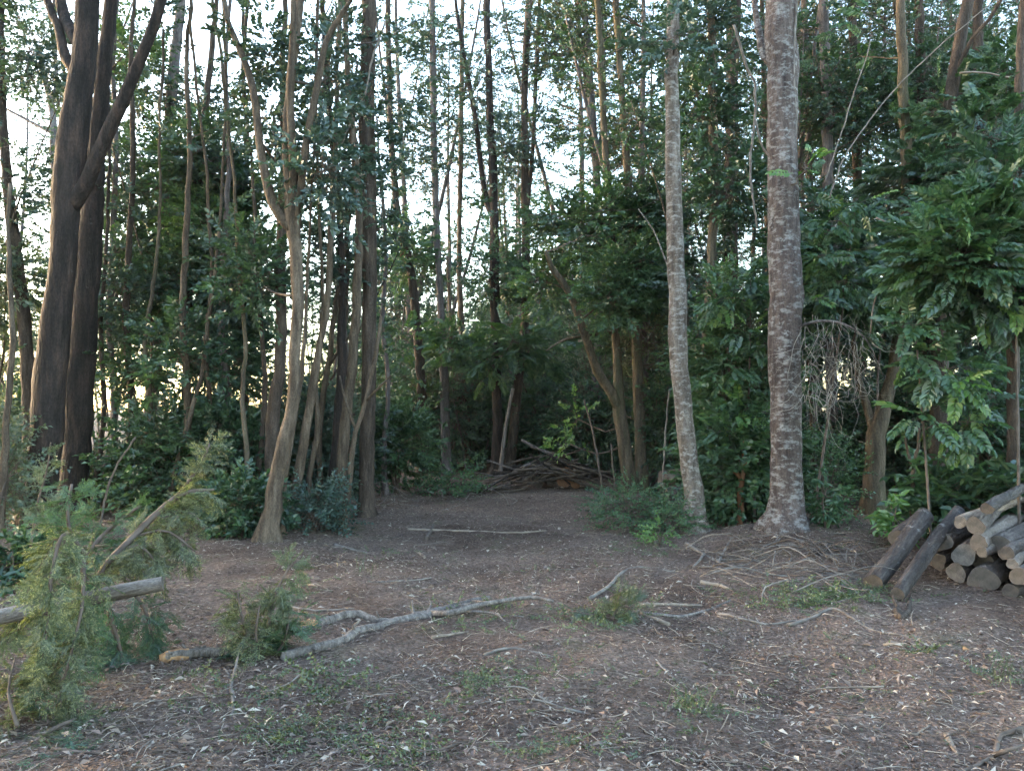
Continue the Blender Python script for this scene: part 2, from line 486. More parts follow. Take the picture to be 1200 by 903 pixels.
def ground_mat():
    m, nt, N, Lk, out = new_mat('forest_floor')
    tc = N.new('ShaderNodeTexCoord')
    def nz(sc, det=8., ro=.65):
        n = N.new('ShaderNodeTexNoise'); n.inputs['Scale'].default_value = sc; n.inputs['Detail'].default_value = det; n.inputs['Roughness'].default_value = ro
        Lk.new(tc.outputs['Object'], n.inputs['Vector']); return n
    f = nz(34); b = nz(.55, 5); c = nz(2.2, 6)
    r1 = ramp(N, [(.25, (.052, .039, .032)), (.48, (.12, .091, .077)), (.62, (.18, .140, .121)), (.78, (.29, .238, .21))])
    Lk.new(f.outputs['Fac'], r1.inputs[0])
    r2 = ramp(N, [(.36, (.58, .53, .50)), (.5, (.98, .95, .93)), (.66, (1.28, 1.24, 1.2))])
    Lk.new(b.outputs['Fac'], r2.inputs[0])
    mx = N.new('ShaderNodeMixRGB'); mx.blend_type = 'MULTIPLY'; mx.inputs[0].default_value = 1
    Lk.new(r1.outputs[0], mx.inputs[1]); Lk.new(r2.outputs[0], mx.inputs[2])
    r3 = ramp(N, [(.56, (0, 0, 0)), (.70, (.55, .55, .55))])                # thin green bloom of moss
    Lk.new(c.outputs['Fac'], r3.inputs[0])
    mg = N.new('ShaderNodeMixRGB'); mg.inputs[2].default_value = (.06, .075, .035, 1)
    Lk.new(r3.outputs[0], mg.inputs[0]); Lk.new(mx.outputs[0], mg.inputs[1])
    vo = N.new('ShaderNodeTexVoronoi'); vo.inputs['Scale'].default_value = 48
    Lk.new(tc.outputs['Object'], vo.inputs['Vector'])
    r5 = ramp(N, [(0, (.7, .65, .62)), (.5, (1, 1, 1)), (1, (1.5, 1.42, 1.36))])
    Lk.new(vo.outputs['Color'], r5.inputs[0])
    m5 = N.new('ShaderNodeMixRGB'); m5.blend_type = 'MULTIPLY'; m5.inputs[0].default_value = .8
    Lk.new(mg.outputs[0], m5.inputs[1]); Lk.new(r5.outputs[0], m5.inputs[2])
    p = N.new('ShaderNodeBsdfPrincipled'); p.inputs['Roughness'].default_value = .95; p.inputs['Specular IOR Level'].default_value = .1
    Lk.new(m5.outputs[0], p.inputs['Base Color'])
    bp = N.new('ShaderNodeBump'); bp.inputs['Strength'].default_value = .9; bp.inputs['Distance'].default_value = .03
    ad = N.new('ShaderNodeMath'); ad.operation = 'ADD'
    Lk.new(f.outputs['Fac'], ad.inputs[0]); Lk.new(vo.outputs['Distance'], ad.inputs[1])
    Lk.new(ad.outputs[0], bp.inputs['Height']); Lk.new(bp.outputs[0], p.inputs['Normal'])
    Lk.new(p.outputs[0], out.inputs['Surface'])
    return m
tag(link('ground', mesh_np('ground', Vg, Qg, ground_mat())), 'bare brown forest floor of the clearing strewn with litter', 'ground', kind='structure')

# ------------------------------------------------------------------ trees
def nearest(S, p):
    k = np.argmin(((S[:, :3] - p) ** 2).sum(1)); return k

def limb_foliage(S, t0, n, length, kind, bagT, P, Dr, rise=.5, per=16, r=.012, droop=.0):
    """n leafy side branches on the part of path S beyond t0"""
    m = len(S)
    for _ in range(n):
        k = int(m * (t0 + (1 - t0) * rng.random() ** .9)); k = min(k, m - 1)
        a = S[k, :3]
        az = rng.uniform(0, 2 * math.pi)
        L = length * rng.uniform(.5, 1.25)
        d = np.array((math.cos(az), math.sin(az), rise * rng.uniform(.1, 1.5)))
        d /= np.linalg.norm(d)
        pts = [a]
        for s in range(4):
            d = d + rng.normal(0, .16, 3) + np.array((0, 0, .03 - droop)); d /= np.linalg.norm(d)
            pts.append(pts[-1] + d * L / 4)
        pts = np.array(pts)
        rr = min(r, S[k, 3] * .5) * (.6 + .4 * L)
        rad = np.linspace(rr, .003, 5)
        bagT.add(*twigs(pts[:-1], pts[1:], rad[:-1], rad[1:], sag=.04))
        u = rng.uniform(.25, 1, per) * 4
        i = np.minimum(u.astype(int), 3); f = (u - i)[:, None]
        c = pts[i] * (1 - f) + pts[i + 1] * f
        o = rng.normal(0, 1, (per, 3)) * np.array((.28, .28, .18)) * (.45 + .4 * L)
        e = c + o
        bagT.add(*twigs(c, e, .003, .0018))
        P.append(e); dd = o + d * .25 + rng.normal(0, .12, (per, 3)); dd[:, 2] *= .6
        Dr.append(dd)

def mass_foliage(S, c, rad, n, kind, bagT, P, Dr, per=5, droop=0., stem=True, r=.02, spread=1.):
    """a leafy clump filling an ellipsoid, carried by a limb from the nearest point of S"""
    rad = np.asarray(rad)
    if stem:
        low = S[S[:, 2] < c[2] + .1]
        if len(low) == 0: low = S[:1]
        a = low[np.argmin(((low[:, :3] - (c - np.array((0, 0, rad[2] * .8)))) ** 2).sum(1))]
        mid = (a[:3] + c) / 2 + np.array((0, 0, -.12 * np.linalg.norm(c - a[:3]))) + rng.normal(0, .08, 3)
        SS = spline([(*a[:3], min(r, a[3] * .8)), (*mid, r * .8), (*c, r * .45)], .25)
        bagT.add(*tube(SS, 5, .05))
    else:
        SS = S
    q = rng.normal(0, 1, (n, 3)); q /= np.linalg.norm(q, axis=1)[:, None]
    q *= (rng.random((n, 1)) ** .45)
    pts = c + q * rad
    root = np.array([SS[nearest(SS, p), :3] for p in (pts * .6 + c * .4)])
    bagT.add(*twigs(root, pts, .006, .003, sag=.10))
    for _ in range(per):
        o = (rng.normal(0, 1, (n, 3)) * .11 + q * .12) * spread
        e = pts + o - np.array((0, 0, droop)) * rng.random((n, 1))
        bagT.add(*twigs(pts, e, .0025, .0015))
        P.append(e)
        dd = q * rad / rad.max() * .8 + o * 3 + rng.normal(0, .25, (n, 3)); dd[:, 2] = dd[:, 2] * .5 - droop * 1.2
        Dr.append(dd)

def leafpart(root, kind, mat, P, Dr, scale, name='crown', tilt=.4):
    if not P: return
    P = np.vstack(P); Dr = np.vstack(Dr)
    V, Q = sprays(kind, P, Dr, scale * rng.uniform(.75, 1.25, len(P)), .75 if kind == 'frond' else tilt)
    link(name, mesh_np(name, V - np.array(root.location), Q, mat, smooth=False), root)

def flare(S, k=1.35):
    r0 = S[0, 3]
    z = S[:, 2] - S[0, 2]
    S = S.copy()
    S[:, 3] *= 1 + (k - 1) * np.exp(-np.maximum(z, 0) / .16)
    b = S[0].copy(); b[2] -= .12; b[3] *= 1.15
    return np.vstack([b, S])

def pathpx(pts, D, dD=0., jit=.0):
    """picture points (px, py, width px) standing at distance D (running dD further off along the way)"""
    out = []
    n = len(pts)
    for i, (x, y, w) in enumerate(pts):
        d = D + dD * i / max(1, n - 1)
        p = at(x, y, d)
        out.append((*p, max(.004, w * .5 * d / FPX)))
    return np.array(out)

def tree(label, bark, trunk, D=None, H=13., limbs=(), crown=None, masses=(), group=None, name='tree', cat='tree', sides=14, flr=1.35, lean=(0, 0)):
    b = gnd(*trunk[0][:2]) if D is None else None
    if D is None: D = b[1]
    else:
        b = at(trunk[0][0], 480, D); b[2] = float(hgt(b[0], b[1]))
    root = link(name, None); root.location = b
    tag(root, label, cat, group)
    base = np.array(b)
    S0 = pathpx(trunk, D)
    S0[0, :3] = base
    top = S0[-1]
    if H and top[2] < H:                                     # goes on above the frame
        dirv = S0[-1, :3] - S0[max(0, len(S0) - 3), :3]; dirv /= np.linalg.norm(dirv)
        dirv = dirv * .6 + np.array((lean[0], lean[1], 1.)) * .4
        n = 4; p = top[:3].copy(); ext = []
        for i in range(n):
            dirv = dirv + rng.normal(0, .05, 3) + np.array((0, 0, .08)); dirv /= np.linalg.norm(dirv)
            p = p + dirv * (H - top[2]) / n / max(.4, dirv[2])
            ext.append((*p, max(.02, top[3] * (1 - .8 * (i + 1) / n))))
        S0 = np.vstack([S0, ext])
    S = spline(S0, .16)
    S[1:, :2] += rng.normal(0, .006, (len(S) - 1, 2))
    V, Q = tube(flare(S, flr), sides, .055)
    zz = V[:, 2] - base[2]; rel = V[:, :2] - base[:2]; th = np.arctan2(rel[:, 1], rel[:, 0]); ph = rng.uniform(0, 6.28, 2)
    lobe = np.exp(-np.maximum(zz, 0) / .13) * (np.maximum(0, np.cos(2.5 * th + ph[0])) * .35 + np.maximum(0, np.cos(4 * th + ph[1])) * .22)
    lobe[zz > .8] = 0
    V[:, :2] += rel * lobe[:, None]
    link('trunk', mesh_np('trunk', V - base, Q, BK[bark]), root)
    paths = [S]
    for lb in limbs:
        pts, dD = lb[0], lb[1]
        ex = lb[2] if len(lb) > 2 else (3.0 if pts[-1][1] <= 8 else 0)
        L0 = pathpx(pts, D, dD)
        k = nearest(S, L0[0, :3]); L0[0, :3] = S[k, :3]
        if ex:
            dv = L0[-1, :3] - L0[-2, :3]; dv /= np.linalg.norm(dv); dv = dv * .6 + np.array((0, 0, .5))
            L0 = np.vstack([L0, (*(L0[-1, :3] + dv * ex * .5), L0[-1, 3] * .7), (*(L0[-1, :3] + dv * ex + rng.normal(0, .2, 3)), .01)])
        LS = spline(L0, .16)
        V, Q = tube(LS, max(7, sides - 5), .06)
        link('limb', mesh_np('limb', V - base, Q, BK[bark]), root)
        paths.append(LS)
    bt = Bag(); byk = {}
    if crown:
        for cr in (crown if isinstance(crown, list) else [crown]):
            P, Dr = byk.setdefault((cr.get('kind', 'small'), cr.get('mat', 'dark'), cr.get('scale', 1.)), ([], []))
            for i, pth in enumerate(paths):
                if i and not cr.get('limbs', True): continue
                z0 = cr['h0']
                t0 = float(np.searchsorted(pth[:, 2], z0)) / len(pth) if pth[-1, 2] > z0 else .95
                if i: t0 = max(t0, .35)
                nb = cr['n'] if i == 0 else int(cr['n'] * .45)
                if t0 >= .95: nb = nb // 4
                limb_foliage(pth, t0, nb, cr.get('len', 1.3), cr.get('kind', 'small'), bt, P, Dr, cr.get('rise', .5), cr.get('per', 14), droop=cr.get('droop', 0))
    for ms in masses:
        px, py, rx, ry, n = ms[:5]
        o = ms[5] if len(ms) > 5 else {}
        d = D + o.get('d', 0)
        c = at(px, py, d); s = d / FPX
        P, Dr = byk.setdefault((o.get('kind', 'small'), o.get('mat', 'dark'), o.get('scale', 1.)), ([], []))
        allS = np.vstack(paths)
        mass_foliage(allS, c, (rx * s, o.get('deep', .8) * max(rx, ry) * s, ry * s), n, o.get('kind', 'small'), bt, P, Dr, o.get('per', 5), o.get('droop', .0), r=o.get('r', .018))
    if bt.n:
        tag(link('twigs', bt.mesh('twigs', o_twig(bark), off=base), root), kind='stuff')
    for (kd, mt, sc), (P, Dr) in byk.items():
        if P: leafpart(root, kd, LM[mt], P, Dr, sc)
    return root

def o_twig(bark):
    return TWIG

CR = lambda h0=4., n=30, **k: dict(h0=h0, n=int(n * (.4 if k.get('mat') == 'blue' else .75)), **k)

# --- the big dark pair on the left
tree('thick dark red-brown tree with a long grey limb forking out to its side', 'red',
     [(44, 618, 34), (50, 560, 34), (56, 480, 35), (63, 400, 34), (72, 320, 30), (77, 250, 31), (84, 170, 33), (95, 90, 28), (105, 0, 26)], H=15,
     limbs=[([(84, 246, 20), (99, 218, 17), (117, 177, 16), (143, 120, 15), (166, 66, 13), (188, 2, 12)], -.4),
            ([(78, 92, 13), (77, 68, 13), (68, 30, 10), (56, 2, 9)], .2),
            ([(88, 62, 15), (80, 30, 13), (71, 2, 12)], .3)],
     crown=CR(8, 16, mat='dark', len=1.6), sides=22)
tree('straight dark trunk close behind the thick red-brown forked tree', 'red',
     [(84, 604, 33), (88, 540, 32), (92, 470, 31), (97, 390, 30), (104, 300, 28), (110, 220, 22), (116, 140, 18), (124, 60, 16), (130, 0, 15)], D=11.4, H=15,
     crown=CR(8, 14, mat='dark', len=1.5), sides=20)
tree('leaning thin dark tree standing left of the thick pair', 'dark',
     [(34, 585, 16), (35, 500, 15), (31, 420, 15), (26, 350, 14), (17, 280, 13), (7, 200, 11), (2, 110, 10), (0, 0, 9)], D=12.5, H=13,
     masses=[(20, 230, 28, 45, 22, dict(mat='blue')), (10, 330, 30, 40, 40, dict(mat='grey')), (35, 60, 40, 45, 37, dict(mat='blue'))],
     crown=CR(6, 18, mat='blue'))
tree('crooked slim sapling with bare stem at the bright left edge', 'tan',
     [(2, 610, 9), (6, 540, 8), (9, 470, 7), (16, 400, 7), (14, 360, 6), (10, 300, 5)], D=9.5, H=4.2, masses=[(8, 560, 20, 40, 26, dict(mat='grey', kind='tiny'))])
tree('pale bare tree with thin upswept twigs in the sky gap', 'slate',
     [(66, 560, 12), (66, 400, 11), (65, 250, 10), (62, 140, 8), (55, 100, 6), (46, 60, 4)], D=21, H=0,
     limbs=[([(63, 130, 5), (66, 90, 4), (64, 30, 3)], 0), ([(61, 160, 5), (40, 145, 4), (8, 128, 3)], .4)],
     masses=[(24, 92, 24, 14, 9, dict(mat='blue', deep=.5)), (22, 20, 30, 25, 24, dict(mat='blue')), (58, 165, 20, 20, 9, dict(mat='blue')), (45, 60, 22, 14, 8, dict(mat='blue'))])

# --- the leafy dark mass between the pair and the multi-stemmed tree
tree('tall leafy tree with slim grey upper trunk behind the thick pair', 'slate',
     [(172, 560, 17), (178, 470, 16), (186, 380, 15), (190, 300, 15), (195, 220, 14), (199, 140, 13), (204, 80, 12), (212, 0, 11)], D=14.5, H=14,
     masses=[(185, 220, 45, 55, 120, dict(mat='dark')), (190, 320, 50, 50, 120, dict(mat='dark')), (160, 130, 30, 40, 31, dict(mat='blue')),
             (170, 90, 30, 30, 22, dict(mat='blue')), (240, 120, 40, 35, 37, dict(mat='blue')), (160, 280, 30, 40, 31, dict(mat='blue')), (165, 390, 35, 40, 60, dict(mat='dark'))],
     crown=CR(7, 10, mat='blue'))
tree('thin dark tree wrapped in dense foliage beside the multi-stemmed tree', 'dark',
     [(216, 590, 11), (218, 500, 10), (220, 400, 10), (223, 300, 9), (229, 230, 9), (238, 150, 8), (246, 80, 7), (252, 20, 6)], D=12.8, H=9,
     limbs=[([(224, 300, 5), (240, 230, 4), (255, 175, 3)], .3)],
     masses=[(235, 190, 40, 40, 100, dict(mat='dark')), (250, 270, 45, 45, 120, dict(mat='mid')), (225, 340, 45, 40, 110, dict(mat='dark')), (265, 210, 30, 40, 31, dict(mat='blue')),
             (270, 350, 30, 40, 31, dict(mat='blue')), (250, 400, 40, 30, 60, dict(mat='dark'))])
for lb, px, D, mt, ms in (
    ('slim dark stem nearest the thick pair in the left thicket', 150, 12.2, 'dark', [(150, 430, 25, 40, 34), (140, 350, 20, 30, 20)]),
    ('slim brown sapling with a bare lower stem in the left thicket', 130, 13.4, 'slate', [(132, 330, 20, 40, 24), (130, 210, 18, 36, 20), (150, 60, 24, 30, 26)]),
    ('upright thin stem in front of the dense left foliage', 216, 11.0, 'tan', [(215, 420, 25, 40, 30)]),
    ('twin-looking thin pole stem left of the multi-stemmed tree', 262, 12.0, 'slate', [(262, 430, 28, 40, 40), (275, 320, 22, 45, 36)]),
    ('dark pole stem just left of the multi-stemmed tree', 283, 13.5, 'dark', [(285, 400, 22, 50, 40), (285, 290, 20, 50, 30)]),
):
    tree(lb, mt, [(px, 560, 9), (px + 4, 470, 9), (px - 2, 380, 8), (px + 2, 280, 7), (px + 6, 180, 6), (px + 3, 70, 5), (px + 8, 0, 4)], D=D, H=8.5,
         masses=[(*m, dict(mat=('dark', 'blue', 'mid')[i % 3])) for i, m in enumerate(ms)], crown=CR(3.5, 7, mat='blue', len=.7), cat='sapling', name='sapling', flr=1.2, sides=9)

# --- multi-stemmed tan tree
tree('tan multi-stemmed tree with swept base, its stems fanning out high up', 'tan',
     [(313, 634, 22), (322, 575, 19), (331, 520, 16), (343, 470, 14), (347, 400, 13), (349, 330, 14), (344, 270, 15), (338, 215, 12), (336, 150, 11), (345, 60, 10), (352, 0, 9)], H=13,
     limbs=[([(338, 268, 14), (320, 240, 12), (306, 180, 10), (298, 112, 9), (285, 68, 8), (271, 36, 7), (263, 2, 6)], .3),
            ([(346, 270, 11), (344, 200, 10), (340, 120, 9), (343, 50, 8), (344, 2, 7)], -.3),
            ([(349, 280, 10), (352, 222, 9), (356, 195, 9), (360, 160, 8), (371, 105, 8), (382, 50, 7), (400, 18, 6), (410, 2, 5)], -.4)],
     masses=[(310, 60, 26, 30, 18, dict(mat='blue', d=.6)), (380, 200, 24, 40, 27, dict(mat='blue')), (320, 150, 20, 40, 16, dict(mat='blue', d=.8)), (300, 330, 24, 40, 40, dict(mat='dark', d=1)),
             (385, 90, 22, 40, 12, dict(mat='blue', d=.5))], crown=CR(5.6, 12, mat='blue'))
tree('dark hollow-looking stem pressed behind the tan multi-stemmed tree', 'dark',
     [(322, 600, 15), (319, 500, 16), (327, 440, 14), (330, 370, 13), (329, 300, 12), (332, 200, 9), (331, 90, 7), (334, 0, 6)], D=10.6, H=11, crown=CR(5, 14, mat='blue'))
tree('slim tan stem leaning out right of the multi-stemmed tree', 'tan',
     [(343, 612, 13), (349, 560, 12), (356, 520, 11), (364, 470, 10), (368, 440, 10), (376, 400, 8), (384, 350, 8), (388, 280, 7), (392, 180, 6), (396, 60, 5), (398, 0, 5)], H=9, crown=CR(3.6, 14, mat='blue', len=.9), sides=10)
tree('thin crooked pole leaning toward the straight dark trunk', 'tan',
     [(378, 600, 8), (374, 520, 7), (380, 460, 7), (388, 400, 6), (396, 340, 6), (404, 290, 5), (412, 220, 5)], D=11.8, H=6, limbs=[([(384, 430, 4), (396, 412, 3), (420, 380, 2)], -.2, 0)], crown=CR(3.5, 8, mat='blue', len=.8), sides=9, name='sapling', cat='sapling')

for lb, bk, x0, pts, D in (
    ('thin crooked brown stem in front of the tan multi-stemmed tree', 'tan', 330, [(334, 560), (342, 510), (352, 450), (358, 380), (362, 300), (366, 210)], 9.7),
    ('thin dark stem crossing left behind the tan multi-stemmed tree', 'dark', 300, [(304, 540), (310, 460), (306, 380), (300, 300), (296, 200)], 10.9),
    ('twisted thin stem between the multi-stemmed tree and the leaning tan stem', 'tan', 360, [(362, 560), (372, 500), (370, 440), (378, 370), (376, 290), (372, 200)], 11.0),
    ('mossy thin stem at the left flank of the multi-stemmed tree', 'moss', 292, [(290, 540), (284, 470), (288, 400), (280, 320), (276, 230)], 10.5),
    ('dark thin stem left of the slim brown sapling in the left thicket', 'dark', 112, [(116, 540), (122, 470), (118, 390), (124, 300), (128, 200)], 12.0),
    ('mossy crooked stem in the middle of the left thicket', 'moss', 172, [(168, 540), (176, 470), (170, 400), (182, 320), (188, 240)], 11.6),
    ('tan crooked stem in the middle of the left thicket', 'tan', 240, [(238, 540), (246, 480), (240, 400), (248, 330), (244, 250)], 11.2),
    ('slanting tan stem low in the left thicket', 'tan', 196, [(206, 550), (222, 490), (236, 440), (244, 380)], 10.9),
    ('slim dark stem behind the path-side tan stems', 'dark', 408, [(406, 540), (410, 470), (404, 400), (408, 300), (402, 200)], 12.4),
    ('thin grey stem right of the straight dark trunk', 'slate', 452, [(450, 520), (455, 450), (448, 380), (452, 300), (446, 200)], 15),
):
    tree(lb, bk, [(x0, 600, 7)] + [(x, y, 6.5 - i * .7) for i, (x, y) in enumerate(pts)], D=D, H=7, crown=CR(3.0, 7, mat='blue', len=.7, per=10), sides=8, flr=1.3, name='sapling', cat='sapling')

# --- cluster about the straight dark trunk
tree('straight dark lichen-spotted trunk at the left edge of the path', 'dark',
     [(429, 602, 18), (430, 540, 17), (432, 460, 17), (433, 380, 17), (433, 300, 18), (431, 200, 19), (430, 100, 18), (432, 0, 17)], H=15,
     masses=[(420, 170, 30, 40, 20, dict(mat='blue')), (448, 240, 26, 40, 13, dict(mat='blue')), (405, 60, 30, 40, 17, dict(mat='blue')), (452, 100, 26, 40, 8, dict(mat='blue'))],
     crown=CR(6, 20, mat='blue'), sides=16)
tree('tan leaning stem crossing up to the straight dark trunk', 'tan',
     [(394, 608, 14), (400, 545, 13), (407, 480, 12), (413, 420, 11), (418, 350, 11), (421, 280, 9), (418, 200, 8), (408, 100, 7), (404, 0, 6)], H=10, crown=CR(4.5, 12, mat='blue'))
tree('brown stem rising beside the tan leaning stem, both left of the path', 'red',
     [(386, 604, 11), (393, 530, 11), (398, 470, 11), (401, 400, 10), (400, 320, 9), (396, 220, 8), (385, 120, 7), (378, 0, 6)], D=11.6, H=11,
     masses=[(392, 300, 24, 40, 22, dict(mat='blue'))], crown=CR(4.5, 12, mat='blue'))
tree('short thin pale stem forking low in front of the straight dark trunk', 'tan',
     [(402, 606, 8), (410, 560, 7), (414, 520, 6), (428, 470, 5), (440, 420, 5), (447, 370, 4)], D=10.7, H=0,
     limbs=[([(417, 505, 4), (405, 470, 3), (398, 440, 2)], .2, 0), ([(430, 465, 4), (446, 452, 3), (458, 440, 2)], -.2, 0)], name='sapling', cat='sapling', sides=8)

# --- back of the clearing
tree('dark slim trunk leaning left at the back of the clearing', 'dark',
     [(497, 556, 13), (496, 500, 12), (493, 440, 11), (489, 390, 11), (483, 330, 10), (473, 280, 9), (465, 240, 8), (458, 150, 7), (454, 0, 6)], H=15,
     masses=[(470, 300, 34, 30, 60, dict(mat='mid')), (478, 400, 18, 13, 10, dict(mat='mid', kind='frond', d=-1, per=3, droop=.05, scale=1.2)), (478, 180, 30, 40, 31, dict(mat='blue'))], crown=CR(7, 11, mat='blue'))
tree('straight cool grey trunk beside the dark slim one at the clearing back', 'slate',
     [(523, 556, 12), (522, 500, 11), (520, 440, 10), (518, 400, 9), (515, 330, 8), (511, 250, 8), (508, 130, 8), (507, 40, 7), (506, 0, 7)], H=16,
     masses=[(530, 400, 25, 13, 21, dict(mat='mid', kind='frond', d=-1, per=3, droop=.05, scale=1.2)), (505, 60, 30, 34, 31, dict(mat='blue')), (515, 170, 26, 30, 22, dict(mat='blue'))], crown=CR(7, 11, mat='blue'))
tree('pale twin-stemmed tree behind the cool grey trunk', 'tan',
     [(548, 540, 9), (546, 480, 8), (543, 430, 7), (541, 380, 7), (538, 300, 6), (540, 180, 6), (542, 0, 5)], D=20.5, H=15,
     limbs=[([(545, 505, 5), (538, 470, 5), (530, 430, 4), (528, 380, 4), (524, 300, 3)], .3)], crown=CR(6, 12, mat='blue'))
tree('reddish trunk with a pale dead stem at its side, middle of the clearing back', 'red',
     [(582, 557, 14), (583, 500, 12), (582, 440, 11), (581, 380, 11), (579, 300, 12), (579, 240, 10), (575, 150, 9), (572, 60, 8), (570, 0, 8)], H=16,
     limbs=[([(578, 260, 8), (568, 225, 7), (556, 135, 6), (541, 50, 5), (534, 2, 4)], .4)],
     masses=[(600, 400, 22, 16, 19, dict(mat='mid', kind='frond', d=-1.5, per=3, droop=.05, scale=1.2)), (570, 420, 22, 13, 16, dict(mat='mid', kind='frond', d=-1, per=3, droop=.05, scale=1.2)), (590, 180, 26, 40, 24, dict(mat='blue')), (560, 100, 30, 40, 31, dict(mat='blue')), (575, 320, 30, 40, 50, dict(mat='dark'))],
     crown=CR(7.5, 12, mat='blue'))
tree('thin white-grey dead pole leaning on the reddish trunk', 'dead',
     [(586, 556, 5), (590, 520, 5), (596, 480, 4), (601, 455, 4)], D=17.5, H=0, name='dead_pole', cat='pole', sides=7, flr=1.1)
tree('dark leaning trunk left of the brush pile', 'dark',
     [(596, 556, 14), (600, 520, 12), (604, 480, 11), (610, 430, 10), (615, 370, 10), (616, 290, 10), (615, 200, 9), (615, 100, 8), (620, 0, 8)], H=16,
     limbs=[([(616, 260, 6), (624, 180, 5), (628, 90, 5), (632, 2, 4)], .5)],
     masses=[(625, 410, 25, 18, 27, dict(mat='mid', kind='frond', d=-1, per=3, droop=.05, scale=1.2)), (640, 330, 40, 34, 66, dict(mat='dark')), (620, 160, 30, 36, 27, dict(mat='blue')), (640, 60, 30, 40, 31, dict(mat='blue'))],
     crown=CR(7.5, 12, mat='blue'))

# --- mid right
tree('curved tan tree, its bare crooked limb reaching out left over the path', 'moss',
     [(741, 580, 17), (735, 545, 16), (730, 510, 15), (725, 478, 15), (724, 440, 12), (722, 400, 10), (720, 350, 9), (715, 260, 8), (708, 150, 8), (700, 0, 7)], H=12,
     limbs=[([(725, 480, 13), (714, 456, 12), (701, 437, 11), (692, 412, 10), (684, 388, 10), (671, 352, 8), (660, 332, 8), (648, 316, 7), (640, 295, 4)], -1.2, 0),
            ([(684, 390, 4), (665, 397, 3), (640, 411, 2)], -.6, 0)],
     masses=[(722, 345, 26, 22, 70, dict(mat='mid', d=-.8)), (745, 320, 36, 30, 110, dict(mat='mid', d=-.6)), (710, 265, 44, 34, 110, dict(mat='mid', d=.3)), (750, 260, 34, 34, 90, dict(mat='dark')),
             (676, 490, 12, 14, 5, dict(mat='bright', d=.6, per=3)), (664, 518, 9, 12, 4, dict(mat='bright', d=.8, per=3)), (740, 400, 30, 26, 46, dict(mat='dark', d=1.2)), (660, 270, 36, 28, 60, dict(mat='dark', d=.9)), (640, 330, 24, 24, 36, dict(mat='mid', d=1.4))],
     crown=CR(5.5, 16, mat='dark'))
tree('mossy straight trunk standing against the curved tan tree', 'moss',
     [(753, 582, 15), (752, 540, 14), (749, 490, 13), (747, 430, 12), (745, 370, 11), (742, 300, 10), (735, 200, 9), (728, 100, 8), (722, 0, 8)], D=14.3, H=13,
     masses=[(760, 400, 34, 40, 70, dict(mat='olive', d=.3, kind='tiny')), (770, 330, 24, 40, 50, dict(mat='dark'))], crown=CR(5.5, 20, mat='dark'))
tree('thin stem with olive leaves high in its crown at the middle of the wood', 'slate',
     [(690, 545, 10), (700, 400, 9), (704, 300, 9), (700, 220, 9), (694, 130, 9), (689, 60, 8), (684, 0, 7)], D=19, H=17,
     limbs=[([(700, 200, 7), (708, 130, 6), (706, 50, 5), (704, 2, 5)], -.4), ([(696, 150, 5), (685, 90, 4), (680, 30, 3)], .3)],
     masses=[(665, 40, 38, 50, 110, dict(mat='olive', d=.5)), (690, 160, 36, 34, 37, dict(mat='blue')), (735, 80, 34, 40, 37, dict(mat='blue')), (740, 170, 34, 40, 70, dict(mat='dark')), (720, 20, 24, 30, 14, dict(mat='blue'))],
     crown=CR(8, 20, mat='blue'))
tree('pale grey trunk with whitish cross marks, slightly bowed, right of the path', 'pale',
     [(815, 622, 24), (811, 570, 22), (804, 510, 21), (798, 450, 21), (795, 390, 21), (793, 320, 20), (790, 250, 19), (789, 180, 18), (787, 100, 16), (788, 0, 14)], H=15,
     limbs=[([(789, 330, 3), (778, 300, 2.2), (766, 270, 1.6), (748, 245, 1)], .3, 0)],
     masses=[(790, 50, 20, 24, 12, dict(mat='blue', d=-.2))], crown=CR(6.5, 26, mat='dark'), sides=20)
tree('narrow ochre mossy trunk just behind the pale marked trunk', 'moss',
     [(825, 592, 14), (825, 540, 13), (827, 470, 13), (829, 400, 13), (832, 330, 11), (836, 250, 11), (836, 170, 11), (834, 90, 10), (833, 0, 10)], D=11.8, H=13,
     masses=[(820, 130, 26, 40, 60, dict(mat='dark')), (855, 220, 26, 30, 50, dict(mat='dark')), (815, 40, 30, 40, 37, dict(mat='blue'))], crown=CR(5, 22, mat='dark'))
tree('dark rough trunk half hidden between the pale trunk and the thick grey one', 'dark',
     [(853, 570, 18), (854, 450, 17), (856, 330, 17), (857, 230, 16), (858, 120, 14), (862, 0, 13)], D=13.5, H=14, crown=CR(3.8, 34, mat='dark'))
tree('thick grey-brown lichened trunk, the stoutest right of the path', 'greybrown',
     [(921, 632, 41), (922, 580, 38), (921, 500, 36), (920, 420, 36), (920, 330, 37), (918, 240, 36), (917, 150, 35), (916, 70, 35), (915, 0, 35)], H=15,
     limbs=[([(910, 92, 11), (896, 66, 9), (890, 40, 8), (884, 2, 7)], .5)],
     masses=[(940, 196, 9, 10, 4, dict(mat='bright', kind='frond', d=-.3, deep=.6, per=2, scale=.7)), (934, 215, 7, 8, 3, dict(mat='mid', kind='frond', d=-.3, deep=.6, per=2, scale=.7))],
     crown=CR(7.5, 12, mat='dark'), sides=24, flr=1.28)

